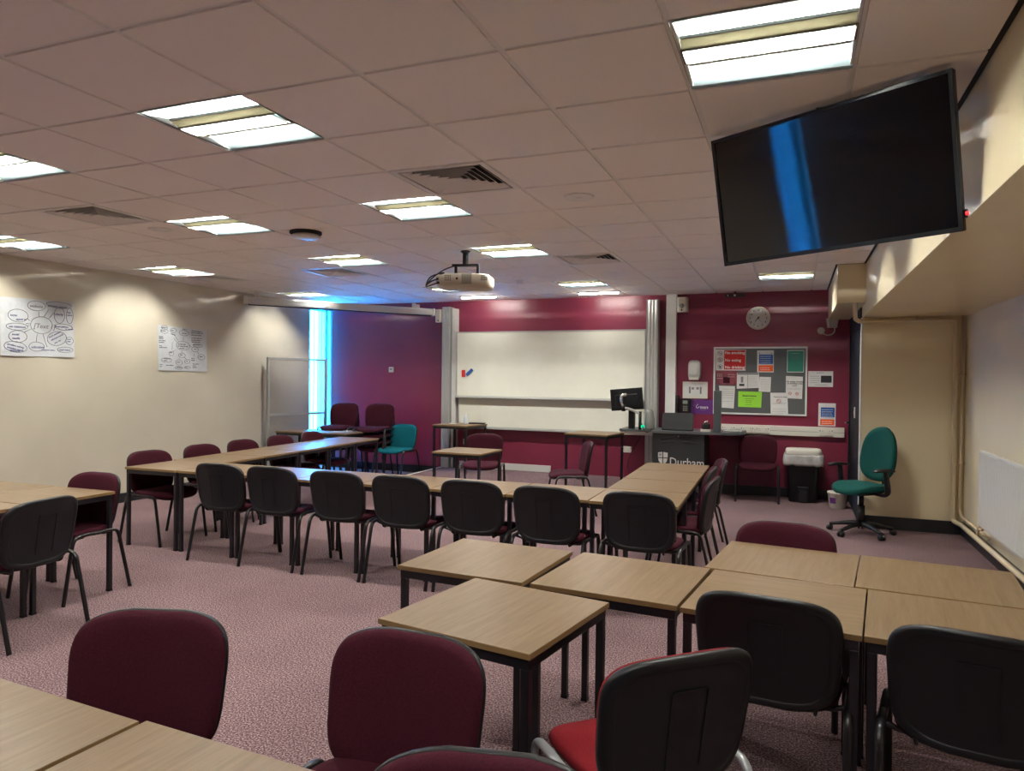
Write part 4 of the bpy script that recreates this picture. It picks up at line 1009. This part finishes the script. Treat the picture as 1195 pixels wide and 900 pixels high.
m = MB(); m.tube([(-1.70, 9.95, .83), (-1.715, 9.95, .6), (-1.71, 9.95, .0)], .02, 8, smooth_path=1); tag(m.build('cable_sleeve', 'white_metal'), 'pale cable sleeve running down beside the lectern cabinet', 'cable')

# ------------------------------------------------------------------ things on small desks
t = thing('spray_bottle', 'small white spray bottle on the left platform desk', 'bottle', (-4.60, 9.80, DZ+TZ+.001))
m = MB(); m.lathe([(.032, 0), (.034, .01), (.034, .10), (.02, .125), (.012, .135), (.012, .15)]); m.build('body', 'bottle_clear', t)
m = MB(); m.cyl((0, 0, .15), (0, 0, .175), .013); m.build('cap', 'white_plastic', t)
m = MB(); m.bb(-.12, .12, -.05, .05, 0, .02, bevel=.004); tag(m.build('remote_case', 'black_plastic'), 'flat black case lying at the back of the left platform desk', 'case', loc=(-4.46, 9.90, DZ+TZ+.001), rz=R(8))
m = MB(); m.lathe([(.05, 0), (.055, .006), (.045, .008), (.042, .002), (.01, .002)]); tag(m.build('tape_roll', 'white_plastic'), 'small white roll lying flat on the left platform desk', 'tape', loc=(-4.78, 9.72, DZ+TZ+.001))
for k, (dx, dy, rz, l) in enumerate(((.0, 0, 12, 'white sheet of paper lying on the table before the stacked chairs'), (.10, .06, -30, 'crumpled white paper scrap on the table before the stacked chairs'))):
    m = MB(); n = 5; vs = []; fs = []; s_ = (.10, .05)[k]
    for i in range(n):
        for j in range(n): vs.append(((i/(n-1)-.5)*2*s_, (j/(n-1)-.5)*1.4*s_, (.001, .012)[k]*(1+math.sin(i*2.1+j*1.7+k))+.0005))
    for i in range(n-1):
        for j in range(n-1): fs.append((i*n+j, (i+1)*n+j, (i+1)*n+j+1, i*n+j+1))
    m.add(vs, fs); tag(m.build('paper_sheet', 'paper'), l, 'paper', loc=(-6.30+dx, 8.98+dy, TZ+.001), rz=R(rz))

# ------------------------------------------------------------------ clear standing screen
sa = Vector((-7.33, 8.63, 0)); sb = Vector((-6.99, 9.62, 0)); L2 = (sb-sa).length
t = thing('standing_screen', 'clear free-standing screen in a grey metal frame by the cream wall', 'room divider', sa, math.atan2(sb.y-sa.y, sb.x-sa.x))
m = MB(); w = .035
m.bb(0, w, -w/2, w/2, .06, 1.80); m.bb(L2-w, L2, -w/2, w/2, .06, 1.80); m.bb(w, L2-w, -w/2, w/2, 1.80-w, 1.80); m.bb(w, L2-w, -w/2, w/2, .94-w/2, .94+w/2); m.bb(w, L2-w, -w/2, w/2, .12, .12+w)
m.build('frame', 'aluminium', t)
m = MB(); m.bb(w, L2-w, -.003, .003, .94+w/2, 1.80-w); m.build('panel', 'clear_panel', t, label='upper clear panel')
m = MB(); m.bb(w, L2-w, -.003, .003, .155, .94-w/2); m.build('panel', 'clear_panel', t, label='lower clear panel')
for x in (w/2, L2-w/2):
    m = MB(); m.bb(x-.025, x+.025, -.07, .09, .03, .06, bevel=.004); ft = m.build('foot', 'aluminium', t)
    m = MB()
    for yy in (-.06, .08): m.cyl((x-.012, yy, .016), (x+.012, yy, .016), .016, seg=14)
    m.build('castor', 'black_plastic', ft)

# ------------------------------------------------------------------ hand-drawn posters on the left wall
def poster(y0, y1, zt0, zt1, zb0, zb1, label):
    cy, cz = (y0+y1)/2, (zt0+zb0)/2
    t = thing('flipchart_poster', label, 'poster', (XL, cy, cz), group='hand-drawn posters on the cream wall')
    m = MB(); n = 10; vs = []; fs = []
    def P(a, b):
        y = y0+(y1-y0)*a; z = (zt0*(1-a)+zt1*a)*(1-b)+(zb0*(1-a)+zb1*a)*b
        bulge = .004+.012*b*b*(.5+.5*math.sin(a*7+1))+.006*(a*(1-a))
        return (bulge, y-cy, z-cz)
    for i in range(n+1):
        for j in range(n+1): vs.append(P(i/n, j/n))
    for i in range(n):
        for j in range(n): fs.append((i*(n+1)+j, (i+1)*(n+1)+j, (i+1)*(n+1)+j+1, i*(n+1)+j+1))
    k = len(vs); vs2 = [(x-.0008, y, z) for x, y, z in vs]; m.add(vs+vs2, fs+[[i+k for i in f] for f in fs], True)
    m.build('sheet', 'flipchart_paper', t)
    return t, P
def ribbon(m, pts, P, w=.0022):
    pts = [(P(a, b)[0]+.0022, P(a, b)[1], P(a, b)[2]) for a, b in pts]; m.tube(pts, w, 4)
def bubble(m, P, a, b, ra, rb, tilt=0):
    ribbon(m, [(a+ra*math.cos(q)*math.cos(tilt)-rb*math.sin(q)*math.sin(tilt)*1.0, b+rb*math.sin(q)*math.cos(tilt)+ra*math.cos(q)*math.sin(tilt)*1.0) for q in [2*PI*k/22 for k in range(23)]], P)
def hand_word(t, P, a, b, s, body, mt, tilt=0, sx=1):
    p = P(a, b); return text_mesh('handwriting', body, s, mt, t, (p[0]+.003, p[1], p[2]), facing='left_wall', shear=.25, tilt=tilt, sx=sx, bold=.0003)
ya, za = on_x(0, 346, XL); yb, zb2 = on_x(86, 353, XL); yc, zc_ = on_x(86, 417, XL); yd, zd = on_x(0, 415, XL)
t, P = poster(ya, yb, za, zb2, zd, zc_, 'white hand-drawn mind-map poster at the left edge of the cream wall')
fx = lambda x: x/980; fy = lambda y, x=500: (y-(75+x*.08))/(790-x*.04)
m = MB()
bubble(m, P, fx(525), fy(460), .15, .15)
for (x, y, ra, rb, tl) in ((455, 200, .12, .085, 0), (220, 330, .13, .11, .1), (205, 478, .14, .06, 0), (215, 610, .12, .10, 0), (185, 750, .15, .09, .2), (460, 750, .105, .08, 0), (770, 330, .075, .14, 0), (920, 340, .05, .14, 0), (735, 645, .14, .12, -.5), (765, 190, .18, .055, .05), (830, 490, .13, .055, .1), (850, 800, .11, .05, 0), (915, 680, .055, .07, 0)):
    bubble(m, P, min(.985-ra, fx(x)), min(.97-rb, fy(y, x)), ra, rb, tl)
for (x0, y0, x1, y1) in ((490, 345, 488, 280), (560, 345, 620, 250), (630, 365, 700, 290), (375, 400, 330, 370), (372, 440, 320, 440), (372, 465, 330, 470), (390, 510, 300, 555), (470, 575, 455, 685), (545, 580, 600, 760)):
    ribbon(m, [(fx(x0), fy(y0, x0)), (fx((x0+x1)/2)-.004, fy((y0+y1)/2, x0)), (fx(x1), fy(y1, x1))], P)
m.build('ink_outline', 'ink_grey', t)
for (x, y, s, w_, mt, tl) in ((415, 495, .070, '[Text 1]', 'ink_grey', 0), (365, 215, .045, 'website', 'ink_grey', 0), (610, 205, .030, 'personal example', 'ink_blue', -.03), (115, 335, .038, 'tone', 'ink_blue', 0), (190, 390, .028, 'appeal to', 'ink_blue', .05), (100, 485, .030, 'use statement', 'ink_blue', 0), (135, 592, .032, 'social', 'ink_blue', 0), (140, 645, .032, 'media', 'ink_blue', 0), (80, 720, .026, 'problem solving', 'ink_blue', -.2), (70, 760, .026, 'attention words', 'ink_blue', -.2), (110, 800, .026, 'questions', 'ink_blue', -.1), (385, 770, .036, 'education', 'ink_blue', .02), (705, 325, .034, 'charity', 'ink_blue', 0), (875, 300, .026, 'logo', 'ink_blue', 0), (875, 335, .026, 'name', 'ink_blue', 0), (700, 488, .027, 'direct address', 'ink_blue', 0), (850, 525, .024, 'to reader', 'ink_blue', 0), (625, 640, .025, 'short sentence', 'ink_blue', .5), (655, 680, .025, 'informal words', 'ink_blue', .5), (700, 720, .025, 'you, we', 'ink_blue', .5), (525, 805, .026, 'purpose and audience', 'ink_blue', 0), (760, 808, .026, 'small shapes', 'ink_blue', 0), (875, 665, .024, 'bold', 'ink_blue', 0), (875, 695, .024, 'title', 'ink_blue', 0)):
    hand_word(t, P, fx(x), fy(y, x), s, w_, mt, tl)
ya, za = on_x(184, 379, XL); yb, zb2 = on_x(241, 386, XL); yc, zc_ = on_x(239, 434, XL); yd, zd = on_x(183, 432, XL)
t, P = poster(ya, yb, za, zb2, zd, zc_, 'white hand-written poster nearer the window on the cream wall')
fx = lambda x: (x-110)/740; fy = lambda y, x=500: (y-120-(x-110)*.12)/(690-(x-110)*.10)
m = MB()
for (x, y, ra, rb) in ((475, 435, .14, .10), (490, 245, .10, .06), (200, 160, .06, .04), (200, 215, .07, .05), (330, 205, .06, .05), (300, 555, .05, .05), (460, 580, .07, .05), (660, 490, .07, .06), (760, 605, .075, .065), (415, 690, .07, .06), (540, 670, .055, .05), (230, 655, .10, .05), (700, 430, .10, .04), (410, 770, .08, .03), (545, 765, .06, .03)):
    bubble(m, P, fx(x), fy(y, x), ra, rb)
for (x0, y0, x1, y1) in ((480, 365, 480, 300), (410, 370, 350, 290), (390, 390, 340, 330), (380, 490, 320, 520), (460, 510, 455, 540), (430, 610, 415, 640), (490, 610, 530, 640), (560, 430, 620, 460), (700, 530, 715, 560), (650, 540, 640, 590), (310, 500, 315, 380)):
    ribbon(m, [(fx(x0), fy(y0, x0)), (fx(x1), fy(y1, x1))], P, .0018)
m.build('ink_outline', 'ink_grey', t)
for (x, y, s, w_, tl) in ((160, 165, .022, 'audience', 0), (150, 215, .022, 'purpose', 0), (295, 210, .020, 'form', 0), (290, 260, .022, 'language', -.2), (460, 195, .024, 'TEXT 2', 0), (450, 252, .022, 'structure', 0), (600, 215, .022, 'This text is aimed at', -.02), (595, 245, .022, 'adults and families who', 0), (595, 278, .022, 'want to give money', 0), (600, 325, .022, 'uses the reader and', 0), (600, 355, .022, 'personal details to', 0), (600, 382, .022, 'make them care', 0),
        (120, 305, .020, 'emotive', 0), (120, 330, .020, 'statistics', 0), (120, 365, .020, 'rule of three', 0), (120, 392, .020, 'repetition', 0), (130, 445, .020, 'facts', 0), (125, 470, .020, 'opinion words', 0), (395, 418, .022, 'the letter asks', 0), (390, 448, .022, 'the reader for help', 0), (420, 480, .022, 'and time', 0), (270, 545, .02, 'image', 0), (430, 580, .022, 'logo', 0), (185, 640, .020, 'headings and', 0), (185, 670, .020, 'bullets', 0), (380, 692, .02, 'colour', 0), (515, 672, .02, 'font', 0), (730, 605, .022, 'layout', 0), (600, 630, .02, 'tone is', 0), (600, 660, .02, 'friendly', 0), (620, 715, .02, 'it is a serious topic', 0), (620, 742, .02, 'formal', 0), (620, 768, .02, 'informal', 0), (220, 740, .02, 'direct address', 0), (130, 730, .018, 'notes', 0), (130, 760, .018, 'here', 0), (380, 765, .018, 'bold print', 0), (510, 765, .018, 'italic', 0), (625, 425, .02, 'second person', 0), (640, 490, .018, 'verbs', 0)):
    hand_word(t, P, fx(x), fy(y, x), s, w_, 'ink_black', tl)

# ------------------------------------------------------------------ bin, bucket
t = thing('pedal_bin', 'black plastic bin with a white bag and lid against the maroon wall', 'bin', (.115, 9.90, 0))
m = MB()
def fbin(u, v, z): s = .82+.18*(z/.55); return (.20*u*s, .155*v*s, z)
m.pad(fbin, [(.6, 0), (.98, 0), (1, .01), (1, .50), (1.02, .51), (1.02, .54), (.95, .545), (.3, .545)], expo=7, N=40); m.box((.0, -.150, .10), (.13, .03, .20), bevel=.008); m.build('body', 'black_plastic', t)
m = MB(); m.box((0, -.168, .085), (.07, .012, .13)); m.build('pedal_recess', 'dark_slot', t)
m = MB(); rnd = random.Random(3)
def fbag(u, v, z):
    k = math.sin(u*19+v*7)*.006+math.sin(v*23+z*60)*.004
    return (.242*u*(1+k), .185*v*(1+k), z+math.sin(u*13+v*11)*.006)
m.pad(fbag, [(.9, .47), (.97, .465), (1.0, .49), (1.0, .53), (.98, .585), (.96, .60)], expo=6, N=72); m.build('bin_bag', 'bag_plastic', t, label='clear crumpled bin bag over the rim')
m = MB(); m.pad(lambda u, v, z: (.215*u, .165*v, z), [(.98, .60), (1.0, .61), (1.0, .645), (.96, .665), (.8, .672), (.2, .674)], expo=6, N=40); m.build('lid', 'white_plastic', t)
m = MB(); m.pad(lambda u, v, z: (.20*u, .17*v, z+.01*math.sin(9*u)), [(.98, .545), (1.0, .56), (1.0, .59), (.9, .598), (.2, .599)], expo=5, N=40); m.build('rubbish', 'litter', t)
t = thing('white_bucket', 'small white plastic tub on the floor behind the office chair', 'bucket', (.505, 9.55, 0))
m = MB(); m.lathe([(.09, 0), (.095, .005), (.112, .17), (.118, .175), (.118, .195), (.10, .197), (.01, .197)]); m.build('tub', 'white_plastic', t)
m = MB(); m.add([(math.cos(R(q))*(.1005+.0185*0+ .0025+ (z-.05)*.1), math.sin(R(q))*(.1005+.0025+(z-.05)*.1), z) for z in (.06, .13) for q in (215, 235, 255)], [(0, 1, 4, 3), (1, 2, 5, 4)]); m.build('sticker', 'sign_purple', t)

# ------------------------------------------------------------------ teal office chair
t = thing('office_chair', 'teal swivel office chair with black arms by the door', 'office chair', (.64, 8.00, 0), R(90+40))
# local: sitter faces +Y
for k in range(5):
    a = R(90+72*k+10); dx, dy = math.cos(a), math.sin(a)
    m = MB(); m.tube([(dx*.03, dy*.03, .105), (dx*.14, dy*.14, .10), (dx*.26, dy*.26, .072), (dx*.30, dy*.30, .066)], [.03, .024, .018, .018], 10, smooth_path=1); lg = m.build('base_spoke', 'black_plastic', t)
    m = MB(); sx_, sy_ = -dy, dx
    for s in (-1, 1): m.cyl((dx*.305+sx_*s*.006, dy*.305+sy_*s*.006, .027), (dx*.305+sx_*s*.026, dy*.305+sy_*s*.026, .027), .027, seg=18)
    m.cyl((dx*.30, dy*.30, .03), (dx*.30, dy*.30, .07), .010); m.build('castor', 'black_plastic', lg)
m = MB(); m.cyl((0, 0, .09), (0, 0, .29), .034); m.cyl((0, 0, .28), (0, 0, .41), .024); m.lathe([(.04, .08), (.04, .12), (.034, .125)]); m.build('gas_column', 'black_plastic', t)
m = MB(); m.bb(-.10, .10, -.13, .13, .40, .435, bevel=.008); m.bb(.10, .20, .0, .02, .405, .42); m.build('mechanism', 'black_plastic', t)
m = MB(); m.pad(lambda u, v, d: (.245*u*(1-.04*(1+v)), .235*v+.02, .435+d+.012*u*u-.03*max(0, v-.2)**2/.64*1.2), [(.80, 0), (.95, .008), (1, .03), (.985, .055), (.93, .068), (.8, .076), (.3, .08)], expo=3.0); m.build('seat', 'fabric_green', t)
def fob(u, v, d):
    z = .80+.275*v; w = .215*(1-.10*v-.10*abs(v)**3); x = w*u
    return (x, -.235-.10*(z-.55)+.05*u*u-.03*math.sin((z-.5)*4.5)+.03+d, z)
m = MB(); m.pad(fob, [(.7, -.02), (.94, -.018), (1, -.003), (.99, .018), (.94, .034), (.8, .042), (.3, .046)], expo=2.6); m.build('backrest', 'fabric_green', t)
m = MB(); m.pad(fob, [(.4, -.036), (.84, -.034), (.93, -.026), (.93, -.018), (.6, -.018)], expo=2.6); m.build('back_shell', 'black_plastic', t)
m = MB(); m.tube([(0, -.10, .415), (0, -.24, .41), (0, -.30, .45), (0, -.295, .62), (0, -.285, .75)], .022, 8, flat=1.5, smooth_path=2); m.build('back_upright', 'black_plastic', t)
for s in (-1, 1):
    m = MB(); m.tube([(s*.12, -.03, .425), (s*.25, -.03, .42), (s*.30, -.03, .45), (s*.30, -.02, .52), (s*.295, 0, .66)], [.016, .018, .024, .026, .022], 8, flat=1.2, smooth_path=2)
    ar = m.build('armrest', 'black_plastic', t)
    m = MB(); m.pad(lambda u, v, d: (s*.295+.042*u, .02+.125*v, .665+d-.012*v*v), [(.8, 0), (1, .006), (1, .018), (.9, .026), (.3, .028)], expo=3); m.build('arm_pad', 'black_plastic', ar)
m = MB(); m.cyl((.30, -.03, .395), (.30, -.03, .44), .03); m.build('height_knob', 'black_plastic', t)

# ------------------------------------------------------------------ radiator and pipes on the right
RY1 = 7.25
t = thing('radiator', 'white ribbed panel radiator on the right wall', 'radiator', (XR-.1, 0, 0))
m = MB(); n = 66; y0, y1 = 4.85, RY1; z0, z1 = .32, .93; dy = (y1-y0)/n; poly = []
for k in range(n):
    poly += [(-.0, y0+dy*k), (-.012, y0+dy*(k+.25)), (-.012, y0+dy*(k+.6)), (0, y0+dy*(k+.85))]
poly = [(.02, y0)]+poly+[(.02, y1)]
m.prism(poly, z0, z1); m.build('ribbed_panel', 'radiator_white', t)
m = MB(); m.bb(-.008, .03, y0-.004, y1+.004, z1-.002, z1+.022, bevel=.006); m.bb(.045, .07, y0+.1, y1-.12, z0+.02, z1+.0); m.bb(-.006, .03, y0, y1, z0-.018, z0+.004, bevel=.004); m.build('rail', 'radiator_white', t)
m = MB()
for yy in (y0+.3, y1-.35): m.bb(.02, .0995, yy-.03, yy+.03, z0+.05, z0+.12)
m.build('wall_bracket', 'white_plastic', t)
m = MB(); m.tube([(.01, y1-.10, z0-.01), (.01, y1-.08, .27), (.01, y1+.04, .265), (.01, y1+.11, .20)], .011, 8, smooth_path=1); m.cyl((.01, y1+.03, .25), (.01, y1+.03, .31), .018); m.build('valve', 'pipe_cream', t)
def pipe(pts, r, label, sp=0):
    m = MB(); m.tube(pts, r, 12, smooth_path=sp); o = m.build('heating_pipe', 'pipe_cream'); tag(o, label, 'pipe', 'cream heating pipes at the right wall'); return o
def bent(pts, rad=.05):
    P = [Vector(p) for p in pts]; out = [P[0]]
    for i in range(1, len(P)-1):
        a = (P[i-1]-P[i]).normalized(); b = (P[i+1]-P[i]).normalized()
        for k in range(6):
            q = k/5; s = P[i]+a*rad*(1-q)**2+b*rad*q**2; out.append(s)
    out.append(P[-1]); return out
yp = 8.345
pipe(bent([(.56, 7.985+.06, 2.33), (.56, yp-.30+.0, 2.17), (.62, yp, 2.165), (1.50, yp, 2.165), (1.50, yp, .14), (1.545, 8.20, .13), (1.545, 4.2, .13)]), .022, 'thick cream pipe from the boxed duct, across, down the corner and along the floor')
pipe(bent([(1.562, yp+.015, ZS-.001), (1.562, yp+.015, .24), (1.562, 8.25, .20), (1.562, 7.2, .20)], .04), .013, 'thin cream pipe beside the thick one in the corner')
m = MB()
for z, l in ((1.62, 'cream pipe clip holding the corner pipes to the wall, upper one'), (.72, 'cream pipe clip holding the corner pipes to the wall, lower one')):
    m = MB(); m.bb(1.515, 1.599, yp+.0, yp+.02, z-.006, z+.006); m.tube([(1.50+.025*math.cos(q*PI/6), yp+.025*math.sin(q*PI/6), z) for q in range(12)], .004, 6, closed=True)
    tag(m.build('pipe_clip', 'pipe_cream'), l, 'pipe clip', 'pipe clips in the right corner')
m = MB(); m.bb(1.14, 1.155, yp-.01, yp+.02, 2.19, 2.209); tag(m.build('pipe_clip', 'pipe_cream'), 'cream clip hanging the horizontal pipe from the soffit', 'pipe clip')
